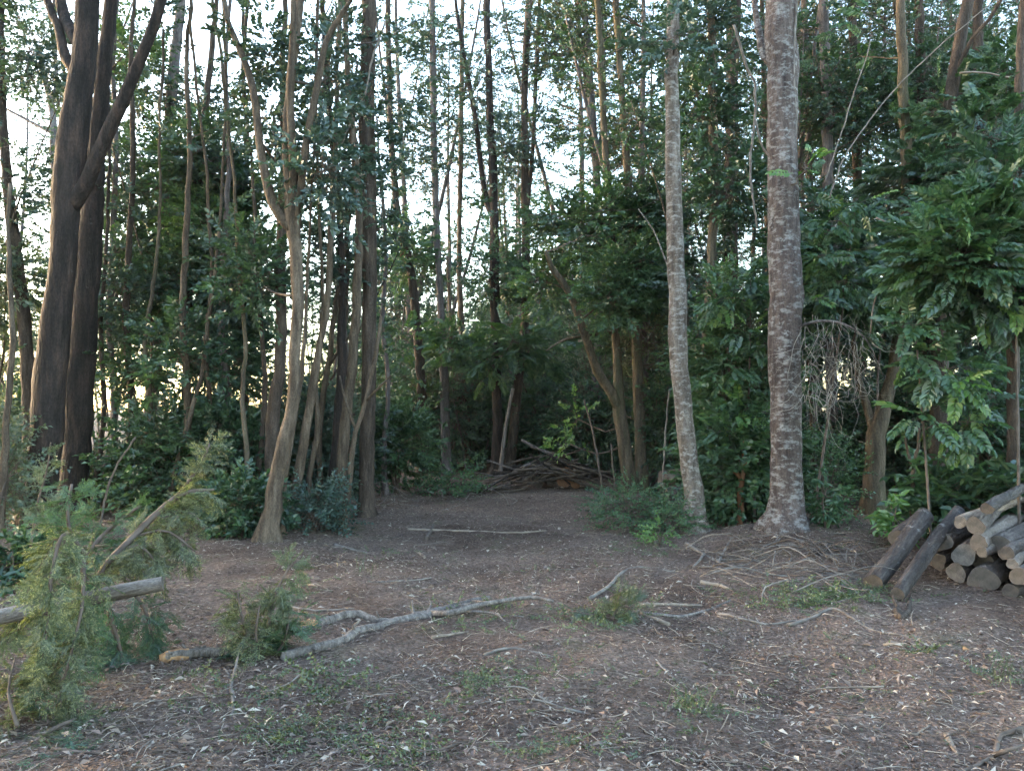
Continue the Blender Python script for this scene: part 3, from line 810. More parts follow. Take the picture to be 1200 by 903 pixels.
# --- the dense right side
tree('ochre forked tree right of the stout grey trunk, its fork leaning right', 'moss',
     [(1024, 602, 25), (1024, 560, 24), (1026, 510, 22), (1036, 475, 18), (1045, 445, 14), (1050, 415, 13), (1055, 370, 13), (1060, 310, 15), (1064, 250, 14), (1062, 180, 13), (1058, 80, 11), (1055, 0, 10)], H=13,
     limbs=[([(1024, 500, 12), (1014, 470, 9), (1006, 440, 7), (1000, 400, 6)], .2, 0), ([(1064, 290, 4), (1045, 265, 3), (1028, 255, 2)], -.5, 0)],
     masses=[(975, 290, 45, 34, 90, dict(mat='dark', kind='frond', scale=.92, d=-.2, droop=.05, per=4)), (990, 340, 48, 30, 90, dict(mat='mid', kind='frond', scale=.92, d=-.5, droop=.05, per=4)),
             (1085, 210, 40, 26, 60, dict(mat='dark', kind='frond', scale=.92, droop=.05, per=4)),
             (1110, 125, 36, 22, 26, dict(mat='mid', kind='frond', scale=.92, droop=.05, per=4))],
     crown=CR(5.5, 7, mat='mid', kind='frond', droop=.03, per=8), sides=16)
tree('dark leaning trunk breaking the sky at the upper right', 'dark',
     [(1098, 590, 20), (1100, 450, 19), (1105, 320, 18), (1112, 200, 17), (1116, 110, 16), (1124, 50, 14), (1134, 0, 13)], D=11.5, H=13,
     limbs=[([(1118, 92, 7), (1140, 45, 5), (1172, 2, 4)], -.5)],
     masses=[(1150, 205, 44, 34, 60, dict(mat='dark', kind='frond', scale=.92, droop=.05, per=4)), (1095, 285, 44, 34, 70, dict(mat='dark', kind='frond', scale=.92, d=-.5, droop=.05, per=4)), (1175, 90, 34, 26, 30, dict(mat='mid', kind='frond', per=4))],
     crown=CR(5.5, 10, mat='dark', kind='frond', per=8))
tree('leafy tree with layered drooping fronds above the log pile', 'dark',
     [(1185, 590, 14), (1187, 450, 13), (1190, 330, 12), (1192, 200, 11), (1195, 80, 10), (1200, 0, 9)], D=9.2, H=11,
     masses=[(1160, 270, 46, 30, 90, dict(mat='mid', kind='frond', scale=.92, d=-.8, droop=.05, per=4)), (1120, 300, 40, 26, 70, dict(mat='mid', kind='frond', scale=.92, d=-1, droop=.05, per=4)), (1185, 225, 40, 26, 50, dict(mat='dark', kind='frond', scale=.92, d=-.5, droop=.05, per=4)),
             (1180, 340, 40, 30, 70, dict(mat='dark', kind='frond', scale=.92, d=-.6, droop=.05, per=4)), (1160, 160, 40, 26, 30, dict(mat='dark', kind='frond', scale=.92, droop=.05, per=4))],
     crown=CR(4.5, 14, mat='dark', kind='frond', per=10))
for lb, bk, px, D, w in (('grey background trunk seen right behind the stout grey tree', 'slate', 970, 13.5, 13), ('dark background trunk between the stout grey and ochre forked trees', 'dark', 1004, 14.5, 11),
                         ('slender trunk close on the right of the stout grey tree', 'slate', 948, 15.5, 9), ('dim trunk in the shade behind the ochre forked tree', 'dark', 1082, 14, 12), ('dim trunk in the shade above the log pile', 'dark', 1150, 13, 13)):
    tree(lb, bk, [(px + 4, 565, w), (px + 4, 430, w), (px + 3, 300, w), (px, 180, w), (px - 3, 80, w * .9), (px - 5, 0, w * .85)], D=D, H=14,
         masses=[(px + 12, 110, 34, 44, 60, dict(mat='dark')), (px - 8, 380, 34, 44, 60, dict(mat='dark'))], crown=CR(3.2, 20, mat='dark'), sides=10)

# ------------------------------------------------------------------ shrubs
def shrub(label, px, py, w, h, n, kind='small', mat='dark', D=None, scale=1., per=5, droop=0., name='shrub', cat='shrub', group=None, deep=.8, stems=5, wood=None, top=None):
    b = gnd(px, py)
    if D: b = at(px, 480, D); b[2] = float(hgt(b[0], b[1]))
    s = b[1] / FPX
    root = link(name, None); root.location = b
    tag(root, label, cat, group)
    H, W = h * s, w * s / 2
    bt = Bag(); P, Dr = [], []
    St = []
    for i in range(stems):
        az = rng.uniform(0, 6.28); k = rng.uniform(.2, .75)
        e = b + np.array((math.cos(az) * W * k, math.sin(az) * W * k * deep, H * rng.uniform(.55, .9)))
        m = (b + e) / 2 + rng.normal(0, .05 * H, 3)
        SS = spline([(*(b + np.array((math.cos(az) * .03, math.sin(az) * .03, -.05))), .006 + .008 * H), (*m, .005 + .005 * H), (*e, .004)], .12)
        V, Q = tube(SS, 6, .05)
        link('stem', mesh_np('stem', V - b, Q, wood or TWIG), root)
        St.append(SS)
    S = np.vstack(St)
    c = b + np.array((0, 0, H * .56))
    mass_foliage(S, c, np.array((W, W * deep, H * .48)), n, kind, bt, P, Dr, per, droop, stem=False, spread=min(1., max(.35, W / .55)))
    tag(link('twigs', bt.mesh('twigs', TWIG, off=b), root), kind='stuff')
    leafpart(root, kind, LM[mat], P, Dr, scale, 'foliage')
    return root

shrub('low dark green shrub spreading at the foot of the curved tan tree', 742, 616, 70, 36, 80, 'tiny', 'mid', scale=.8)
shrub('low shrub in front of the pale marked trunk', 786, 622, 44, 32, 44, 'tiny', 'mid', scale=.8)
shrub('small yellow-green seedling before the pale marked trunk', 776, 632, 22, 20, 8, 'tiny', 'bright', stems=3, scale=.7)
shrub('leafy bush between the pale marked trunk and the stout grey one', 862, 612, 90, 110, 150, 'small', 'mid', D=10.6)
shrub('tall fresh green bush left of the stout grey trunk', 868, 600, 100, 270, 260, 'small', 'mid', D=11.2)
shrub('broad-leaved plant at the right foot of the stout grey trunk', 968, 622, 34, 66, 12, 'broad', 'mid', D=9.3, scale=.6)
shrub('bush of fine leaves under the dead twig tangle', 968, 600, 40, 90, 60, 'tiny', 'mid', D=10.4, scale=1.1)
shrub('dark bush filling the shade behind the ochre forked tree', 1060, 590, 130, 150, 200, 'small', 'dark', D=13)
shrub('glossy broad-leaved bush behind the log pile', 1105, 600, 80, 90, 40, 'broad', 'mid', D=9)
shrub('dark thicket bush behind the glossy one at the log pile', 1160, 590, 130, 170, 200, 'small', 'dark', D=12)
shrub('low green bush at the far end of the log pile', 1180, 600, 90, 80, 60, 'broad', 'dark', D=8.6)
shrub('broad-leaved seedling standing right of the ochre forked tree', 1046, 606, 34, 50, 10, 'broad', 'bright', D=8.6, scale=.7, stems=3)
shrub('dark bush behind the thick forked trees at the left', 120, 590, 110, 70, 80, 'small', 'dark', D=12.6)
shrub('light green fern-like shrub before the thick dark pair', 78, 600, 50, 60, 20, 'feather', 'mid', D=7.6, scale=.9)
shrub('dark leafy shrub under the slim stems of the left thicket', 200, 600, 110, 95, 150, 'small', 'dark', D=11.4)
shrub('bluish shrub under the twin-looking pole stems', 262, 600, 100, 105, 150, 'small', 'dark', D=11.2)
shrub('dark shrub at the foot of the tan multi-stemmed tree', 285, 632, 60, 50, 50, 'small', 'dark', D=9.6)
shrub('low shrub between the multi-stemmed tree and the path', 366, 616, 50, 44, 44, 'tiny', 'blue', scale=1.3)
shrub('small blue-green shrub behind the slim leaning tan stem', 365, 590, 70, 130, 120, 'small', 'blue', D=12.4)
shrub('broad-leaved dark bush at the left edge behind the grey pole', 20, 700, 60, 60, 26, 'broad', 'dark', D=6.6, scale=.65)
shrub('grey-green airy bush at the bright left edge', -8, 620, 60, 120, 60, 'tiny', 'grey', D=10, scale=1.5)
shrub('glossy upright bush beside the straight dark trunk at the back', 465, 575, 60, 90, 110, 'small', 'mid', D=15.5)
shrub('low herb patch at the clearing back before the cool grey trunk', 530, 572, 60, 24, 30, 'tiny', 'mid', scale=1.6)
shrub('dark bush at the back between the reddish trunk and the brush pile', 640, 552, 120, 90, 150, 'small', 'dark', D=19.5)
shrub('dark bush behind the brush pile', 700, 552, 120, 110, 160, 'small', 'dark', D=18)
shrub('tall dark bush closing the path behind the brush pile', 665, 540, 150, 150, 180, 'small', 'dark', D=22)
shrub('green bush leaning over the stacked logs behind the curved tree', 790, 580, 70, 140, 110, 'small', 'dark', D=14.6)
shrub('tall blue-green bush at the back left of the clearing', 520, 545, 130, 140, 190, 'small', 'blue', D=21)
shrub('tall dark bush behind the pale twin-stemmed tree', 575, 545, 120, 130, 180, 'small', 'dark', D=22)

# ------------------------------------------------------------------ background wood: five kinds of tree, copied one by one
def proto_tree(h, forks, bark, mat, n, seed, low=.28):
    g = np.random.default_rng(seed)
    root = link('background_tree', None)
    pts = [(0, 0, 0, .11)]
    p = np.zeros(3); d = np.array((g.normal(0, .05), g.normal(0, .05), 1.))
    for i in range(7):
        d = d + np.array((g.normal(0, .05), g.normal(0, .05), .1)); d /= np.linalg.norm(d)
        p = p + d * h / 7; pts.append((*p, .11 * (1 - .85 * (i + 1) / 7)))
    S = spline(pts, .35)
    V, Q = tube(flare(S, 1.3), 9, .06)
    link('trunk', mesh_np('trunk', V, Q, BK[bark]), root)
    paths = [S]
    for _ in range(forks):
        k = int(len(S) * g.uniform(.2, .5)); a = S[k]
        az = g.uniform(0, 6.28); d = np.array((math.cos(az) * .3, math.sin(az) * .3, 1.)); L = (h - a[2]) * .8
        LS = spline([(*a[:3], a[3] * .75), (*(a[:3] + d * L * .35 + g.normal(0, .1, 3)), a[3] * .6), (*(a[:3] + d * L * .7), a[3] * .35), (*(a[:3] + d * L * .9 + np.array((0, 0, L * .1))), .012)], .35)
        V, Q = tube(LS, 7, .06)
        link('limb', mesh_np('limb', V, Q, BK[bark]), root)
        paths.append(LS)
    bt = Bag(); P, Dr = [], []
    for i, pth in enumerate(paths):
        limb_foliage(pth, low if i == 0 else .25, n if i == 0 else n // 3, 1.5, 'small', bt, P, Dr, .45, 15)
    tag(link('twigs', bt.mesh('twigs', TWIG), root), kind='stuff')
    leafpart(root, 'small', LM[mat], P, Dr, .78)
    return root
PRO = [proto_tree(15, 1, 'slate', 'blue', 34, 1, .16), proto_tree(17, 0, 'dark', 'dark', 40, 2, .2), proto_tree(14, 2, 'tan', 'blue', 24, 3, .3), proto_tree(18, 1, 'red', 'blue', 36, 4, .14), proto_tree(12, 1, 'slate', 'dark', 70, 5, .1)]
KIND = ['grey-barked forked slender', 'dark straight slender', 'tan three-stemmed slender', 'reddish tall forked slender', 'low leafy grey-barked']

def copy_tree(o, parent=None):
    c = o.copy(); COL.objects.link(c)
    if parent is not None: c.parent = parent
    for ch in o.children: copy_tree(ch, c)
    return c
used = set()
def put_bg(k, x, y, s, rz, label, group):
    o = PRO[k] if k not in used else copy_tree(PRO[k])
    used.add(k)
    o.location = (x, y, float(hgt(x, y)) - .03); o.scale = (s, s, s * random.uniform(.92, 1.1)); o.rotation_euler = (0, 0, rz)
    tag(o, KIND[k] + label, 'tree', group + ', ' + KIND[k])
LB = {'far': ' tree at the far bright edge of the wood', 'right': ' tree in the dark dense wood behind the stout grey trunk', 'mid': ' tree in the wood closing the back of the clearing', 'left': ' tree in the thin bright wood behind the left thicket'}
spots = []
def free(x, y, dmin):
    return all((x - a) ** 2 + (y - b) ** 2 > dmin * dmin for a, b in spots)
tries = 0
want = {'right': 40, 'mid': 8, 'left': 3, 'far': 22}
ks = {'right': (1, 4, 1, 3, 4), 'mid': (0, 3, 1, 2, 4), 'left': (0, 2, 3), 'far': (4, 4, 2)}
for zone, cnt in want.items():
    n = 0
    while n < cnt and tries < 20000:
        tries += 1
        if zone == 'right':
            y = random.uniform(14, 31); x = random.uniform(.17, .86) * y
        elif zone == 'far':
            y = random.uniform(30, 46); x = random.uniform(-.75, -.05) * y
        elif zone == 'mid':
            y = random.uniform(20.5, 38); x = random.uniform(-.2, .22) * y
        else:
            y = random.uniform(17, 36); x = random.uniform(-.85, -.2) * y
        if not free(x, y, 1.0): continue
        spots.append((x, y)); n += 1
        put_bg(random.choice(ks[zone]), x, y, random.uniform(.8, 1.12) * (.5 if zone == 'far' else 1), random.uniform(0, 6.28), LB[zone], 'background trees, ' + {'far': 'far bright edge', 'right': 'dark dense wood', 'mid': 'back of the clearing', 'left': 'thin bright wood'}[zone])

# more wood out of view round the camera, added to shade the trees ahead
for i in range(20):
    a = R(random.uniform(100, 440) if i % 2 else random.uniform(150, 390)); d = random.uniform(9, 17)
    x, y = math.cos(a) * d * 1.05, math.sin(a) * d
    if y > 3 or (abs(x) < .8 * max(y, 0) + 2.5): 
        a = R(random.uniform(190, 350)); x, y = math.cos(a) * d * 1.05, math.sin(a) * d
    if not free(x, y, 1.2): continue
    spots.append((x, y))
    put_bg(random.choice((1, 4, 4, 3)), x, y, random.uniform(.85, 1.1), random.uniform(0, 6.28), ' tree out of view round the near side of the clearing, added for shade', 'unseen trees round the near side')

for i in range(16):  # further trees out of view at the left, added to block the low sun
    y = random.uniform(-1, 10); x = -(.74 * max(y, 0) + 4.2) - random.uniform(0, 8)
    if not free(x, y, 1.1): continue
    spots.append((x, y))
    put_bg(random.choice((4, 4, 1)), x, y, random.uniform(.75, 1.05), random.uniform(0, 6.28), ' tree out of view round the near side of the clearing, added for shade', 'unseen trees round the near side')

# thin pole saplings between the trees
def proto_pole(bark, mat, h, seed, n):
    g = np.random.default_rng(seed)
    root = link('pole_sapling', None)
    p = np.zeros(3); d = np.array((g.normal(0, .12), g.normal(0, .12), 1.)); pts = [(0, 0, -.05, .028)]
    for i in range(6):
        d = d + np.array((g.normal(0, .10), g.normal(0, .10), .08)); d /= np.linalg.norm(d); p = p + d * h / 6; pts.append((*p, .028 * (1 - .8 * (i + 1) / 6)))
    S = spline(pts, .2); V, Q = tube(S, 6, .06); link('stem', mesh_np('stem', V, Q, BK[bark]), root)
    bt = Bag(); P, Dr = [], []
    limb_foliage(S, .35, n, .7, 'small', bt, P, Dr, .4, 8)
    A = S[g.integers(len(S) // 8, len(S) // 2, 7), :3]; bt.add(*twigs(A, A + g.normal(0, .3, A.shape) + np.array((0, 0, .15)), .004, .002))
    tag(link('twigs', bt.mesh('twigs', TWIG), root), kind='stuff')
    leafpart(root, 'small', LM[mat], P, Dr, .9)
    return root
PP = [proto_pole('tan', 'blue', 5.5, 11, 10), proto_pole('slate', 'blue', 6.5, 12, 12), proto_pole('dark', 'dark', 4.5, 13, 12), proto_pole('dead', 'grey', 4.0, 14, 4)]
PN = ['tan', 'grey', 'dark', 'silvery dead-looking']
usedp = set()
for zone, cnt in (('left', 42), ('mid', 40), ('right', 36)):
    for i in range(cnt):
        if zone == 'left': y = random.uniform(11.5, 24); x = random.uniform(-.7, -.2) * y
        elif zone == 'mid': y = random.uniform(18.5, 30); x = random.uniform(-.2, .2) * y
        else: y = random.uniform(12.5, 20); x = random.uniform(.2, .7) * y
        k = random.choice((0, 1, 1, 2, 3))
        o = PP[k] if k not in usedp else copy_tree(PP[k]); usedp.add(k)
        q = random.uniform(.7, 1.3); o.scale = (q, q, q); o.location = (x, y, float(hgt(x, y))); o.rotation_euler = (0, 0, random.uniform(0, 6.28))
        tag(o, 'thin %s pole sapling among the %s' % (PN[k], {'left': 'stems of the bright left thicket', 'mid': 'trunks closing the back of the clearing', 'right': 'dark trunks of the right-hand wood'}[zone]), 'sapling', '%s pole saplings, %s' % (PN[k], zone))

# understory bushes behind
def proto_bush(seed, mat, kind, n, h, w):
    return shrub('dense bush in the undergrowth of the background wood', 600, 560, w * FPX / 16, h * FPX / 16, n, kind, mat, D=16, name='understory_bush', scale=1.15, deep=1.)
PB = [proto_bush(1, 'dark', 'small', 170, 2.2, 2.4), proto_bush(2, 'blue', 'small', 170, 2.6, 2.2), proto_bush(3, 'grey', 'tiny', 200, 2.0, 2.4), proto_bush(4, 'dark', 'frond', 110, 2.4, 2.4)]
usedb = set()
LBB = {0: 'dense bush in the undergrowth of the dark wood on the right', 1: 'dense bush in the undergrowth at the back of the clearing', 2: 'dense bush in the undergrowth of the bright wood on the left'}
spots2 = []
for zone, cnt in ((0, 26), (1, 34), (2, 30)):
    n = 0
    while n < cnt:
        if zone == 0: y = random.uniform(13.4, 24); x = random.uniform(.24, .85) * y
        elif zone == 1: y = random.uniform(19, 36); x = random.uniform(-.22, .24) * y
        else: y = random.uniform(14.5, 30); x = random.uniform(-.85, -.22) * y
        n += 1
        k = random.choice(((0, 0, 1, 3), (1, 2, 0, 1), (2, 1, 1, 0))[zone])
        o = PB[k] if k not in usedb else copy_tree(PB[k]); usedb.add(k)
        s = random.uniform(.7, 1.25) * (.75 if zone == 2 else 1.)
        if zone == 1 and y > 25: s *= 1.3
        o.location = (x, y, float(hgt(x, y))); o.scale = (s, s, s * random.uniform(.6, 1.3 if zone != 1 else 2.1)); o.rotation_euler = (0, 0, random.uniform(0, 6.28))
        tag(o, LBB[zone], 'bush', 'undergrowth bushes, ' + ('dark wood', 'back of the clearing', 'bright wood')[zone])

#@@DETAILS
# ------------------------------------------------------------------ cut logs
def log(label, a, b, r, bark='log', end=None, group=None, name='log', r2=None, cat='log'):
    """a cut log from its near end a to its far end b, sawn faces as parts"""
    a, b = np.asarray(a, float), np.asarray(b, float)
    L = float(np.linalg.norm(b - a)); r2 = r2 or r * .92
    n = max(5, int(L / .16))
    z = np.linspace(0, L, n)
    S = np.stack([np.cumsum(rng.normal(0, .0045, n)), np.cumsum(rng.normal(0, .0045, n)), z, np.linspace(r, r2, n)], 1)
    sd = 16
    V, Q = tube(S, sd, .12, close=False)
    o = link(name, mesh_np(name, V, Q, BK[bark]))
    q = Vector(b - a).to_track_quat('Z', 'Y')
    o.rotation_mode = 'QUATERNION'; o.rotation_quaternion = q; o.location = a
    tag(o, label, cat, group)
    for k, s in ((0, -1), (n - 1, 1)):
        ring = V[k * sd:(k + 1) * sd]
        c = ring.mean(0)
        inner = c + (ring - c) * .55 + np.array((0, 0, rng.normal(0, .002)))
        core = c + (ring - c) * .02
        VV = np.vstack([ring, inner, core]) - c
        j = np.arange(sd); j2 = (j + 1) % sd
        QQ = np.vstack([np.stack([j, j2, sd + j2, sd + j], -1), np.stack([sd + j, sd + j2, 2 * sd + j2, 2 * sd + j], -1)])
        if s < 0: QQ = QQ[:, ::-1]
        link('cut_end', mesh_np('cut_end', VV, QQ, end or END_TAN, smooth=False), o, tuple(c))
    return o

AX = np.array((.70, .71, .015))
def pile_end(px, py): return at(px, py, 7.5 - (px - 1100) / 97 * .75)
GP = 'logs stacked at the right edge'
for lb, px, py, rp, bark, L, dz in (
    ('small round log end low at the open side of the right stack', 1100, 657, 9, 'log', 1.7, 0),
    ('slanted brown log end low in the right stack', 1120, 671, 11, 'log', 1.8, 0),
    ('widest weathered log end at the bottom of the right stack', 1152, 680, 16, 'log', 1.8, 0),
    ('pale round log end at the bottom of the right stack', 1197, 675, 11, 'log', 1.7, 0),
    ('dark short log lying loose at the foot of the right stack', 1184, 692, 9, 'logdark', .5, 0),
    ('grey log with a round weathered face in the second row of the right stack', 1129, 650, 13, 'log', 1.9, .02),
    ('thin log with a bright cut end in the middle of the right stack', 1152, 648, 6, 'logpale', 1.9, .03),
    ('thin dark log in the middle of the right stack', 1178, 647, 8, 'log', 1.8, 0),
    ('thin pale log low in the right stack', 1186, 661, 6, 'logpale', 1.6, 0),
    ('stout grey log with a chipped end on top of the right stack', 1101, 634, 12, 'log', 2.0, .05),
    ('smooth light tan log on top of the right stack', 1146, 636, 10, 'logpale', 2.0, .03),
    ('split bare-wood log lying uppermost on the right stack', 1126, 611, 7, 'barewood', 1.9, .06),
    ('dark bent log uppermost at the back of the right stack', 1157, 596, 7, 'logdark', 1.8, .05),
    ('dark log under the split bare-wood one', 1143, 617, 10, 'log', 1.9, .03),
):
    a = pile_end(px, py); r = rp * a[1] / FPX
    log(lb, a, a + AX * L + np.array((rng.normal(0, .13), rng.normal(0, .11), dz)), r, bark, (END_TAN, END_GREY, END_DARK)[int(px) % 3], GP)
for i, (u, z) in enumerate(((0.95, .1), (1.2, .1), (1.42, .1), (1.08, .29), (1.32, .28), (1.2, .46), (.72, .12), (.5, .30), (.35, .12))):   # the stack goes on to the right
    c = pile_end(1100, 660) + np.array((.70, -.70, 0)) * u; c[2] = z
    log('grey log further along in the stack at the right edge', c + AX * .08, c + AX * 1.8, .085, 'log', None, GP)
log('dark grey log leaning steeply on the left flank of the right stack', gnd(1024, 684) + np.array((0, 0, .05)), at(1084, 606, 7.75), .085, 'logdark', None, GP)
log('second dark log leaning on the right stack, longer and slimmer', gnd(1050, 692) + np.array((0, 0, .04)), at(1121, 596, 7.9), .062, 'logdark', None, GP)
log('short dark chunk behind the two leaning dark logs', at(1052, 632, 7.7), at(1082, 606, 8.3), .085, 'logdark', None, GP)

# stacked logs behind the curved tan tree
log('upper tan log of the small stack behind the curved tan tree', at(776, 560, 13.3), at(832, 556, 13.9), .125, 'logpale', None, 'small stack behind the curved tree')
log('lower left log of the small stack behind the curved tan tree', at(778, 580, 13.2), at(834, 576, 13.8), .13, 'log', None, 'small stack behind the curved tree')
log('rear log of the small stack behind the curved tan tree', at(790, 577, 13.7), at(845, 573, 14.2), .12, 'logpale', None, 'small stack behind the curved tree')

# brush pile at the back
c0 = gnd(648, 574)
GB = 'brush pile at the clearing back'
for i, (dx, dz, bk) in enumerate(((.22, .13, 'orange'), (.42, .11, 'orange'), (.32, .32, 'orange'), (-.02, .12, 'red'), (-.28, .11, 'red'), (.08, .30, 'red'), (-.16, .30, 'red'))):
    a = c0 + np.array((dx, .0 if i < 3 else .25, dz))
    log('short %s log with its sawn face showing in the brush pile' % ('orange' if i < 3 else 'red-brown'), a, a + np.array((rng.normal(0, .1), .8, .03)), .095 if i % 2 else .115, bk, END_FRESH if i < 3 else None, GB)
for i in range(64):
    u = rng.uniform(-.95, .75); hmax = .64 * (1 - abs(u / 1.1) ** 1.5)
    z = rng.uniform(.12, 1) * hmax + .05; L = rng.uniform(.7, 1.7)
    az = rng.normal(0, .6) + (math.pi if rng.random() < .5 else 0)
    d = np.array((math.cos(az), math.sin(az) * .8, rng.normal(-.25 * np.sign(u) * np.cos(az), .16)))
    c = c0 + np.array((u, rng.uniform(-.25, .5), z))
    S = spline([(*(c - d * L / 2), rng.uniform(.012, .03)), (*(c + rng.normal(0, .04, 3)), .018), (*(c + d * L / 2 + rng.normal(0, .05, 3)), .007)], .12)
    S[:, 2] = np.maximum(S[:, 2], hgt(S[:, 0], S[:, 1]) + .01)
    V, Q = tube(S, 6, .06)
    tag(link('stick', mesh_np('stick', V - c, Q, (BK['red'], BK['dark'], TWIG, BK['slate'])[i % 4]), loc=c), 'crooked %s stick thrown on the brush pile' % ('reddish', 'dark', 'brown', 'grey')[i % 4], 'stick', GB)

# ------------------------------------------------------------------ sticks and fallen branches on the ground
def stick(label, pts, w, mat, lift=.0, side=(), group=None, name='stick', cat='stick', taper=.5, broken=False, zs=None, base=None):
    """a branch lying on the ground through picture points; side = forks as further point lists"""
    P = [gnd(x, y) for x, y in pts]
    n = len(P)
    rows = []
    for i, p in enumerate(P):
        r = w * .5 * p[1] / FPX * (1 - (1 - taper) * i / (n - 1))
        rows.append((p[0], p[1], p[2] + r * .45 + lift + (zs[i] if zs else 0), r))
    c = np.array(rows[0][:3])
    S = spline(rows, .05)
    S[:, :3] += rng.normal(0, .0025, (len(S), 3))
    V, Q = tube(S, 9 if w > 5 else 6, .07)
    o = link(name, mesh_np(name, V - c, Q, mat), loc=c)
    tag(o, label, cat, group)
    for sp, sw in side:
        R2 = []
        for i, (x, y) in enumerate(sp):
            p = gnd(x, y); r = sw * .5 * p[1] / FPX * (1 - .5 * i / (len(sp) - 1))
            R2.append((p[0], p[1], p[2] + r + lift + .012 + .02 * i, r))
        k = nearest(S, np.array(R2[0][:3])); R2[0] = (*S[k, :3], R2[0][3])
        V, Q = tube(spline(R2, .05), 6, .06)
        link('twig', mesh_np('twig', V - c, Q, mat), o)
    if w > 9:                                                   # snapped side twigs
        for q in range(7):
            k = int(rng.uniform(.12, .95) * (len(S) - 1)); a = S[k, :3]; d = rng.normal(0, 1, 3); d[2] = abs(d[2]) * .7; d /= np.linalg.norm(d)
            L = rng.uniform(.04, .16)
            V, Q = tube(spline([(*a, S[k, 3] * .45), (*(a + d * L * .6 + rng.normal(0, .01, 3)), S[k, 3] * .32), (*(a + d * L), S[k, 3] * .2)], .03), 6, .1)
            link('twig', mesh_np('twig', V - c, Q, mat), o)
    if broken:
        Vb, Qb = tube(spline([(*(S[0, :3] + (S[0, :3] - S[2, :3]) * .25), S[0, 3] * .6), (*S[0, :3], S[0, 3] * .95), (*S[1, :3], S[0, 3] * 1.05), (*S[2, :3], S[0, 3] * .98)], .02), 9, .22)
        link('broken_end', mesh_np('broken_end', Vb - c, Qb, BROKEN), o)
    return o
DEAD = BK['dead']
stick('long grey fallen branch with a forked tip lying across the clearing', [(330, 768), (372, 760), (402, 752), (418, 744), (440, 738), (470, 727), (505, 718), (530, 706), (552, 699), (572, 691)], 13, DEAD, side=[
    ([(505, 719), (530, 722), (552, 714), (580, 711), (622, 709), (648, 712)], 8), ([(550, 700), (562, 703), (580, 708)], 4), ([(556, 714), (575, 717), (592, 727)], 4)], name='fallen_branch', cat='branch')
stick('shorter grey branch with torn orange bark beside the long fallen one', [(352, 741), (378, 735), (405, 729), (422, 727), (445, 731), (468, 728), (500, 714), (540, 705), (580, 701), (600, 702)], 11, DEAD, broken=True, name='fallen_branch', cat='branch')
stick('broken branch butt with a bright orange torn end', [(193, 772), (220, 768), (245, 766), (275, 764), (300, 763)], 12, DEAD, broken=True, name='fallen_branch', cat='branch', taper=.9, lift=.02)
stick('small forked pale twig below the broken branch butt', [(272, 832), (272, 805), (268, 790), (262, 776)], 5, TWIG_PALE, side=[([(271, 800), (276, 785), (280, 770)], 4)])
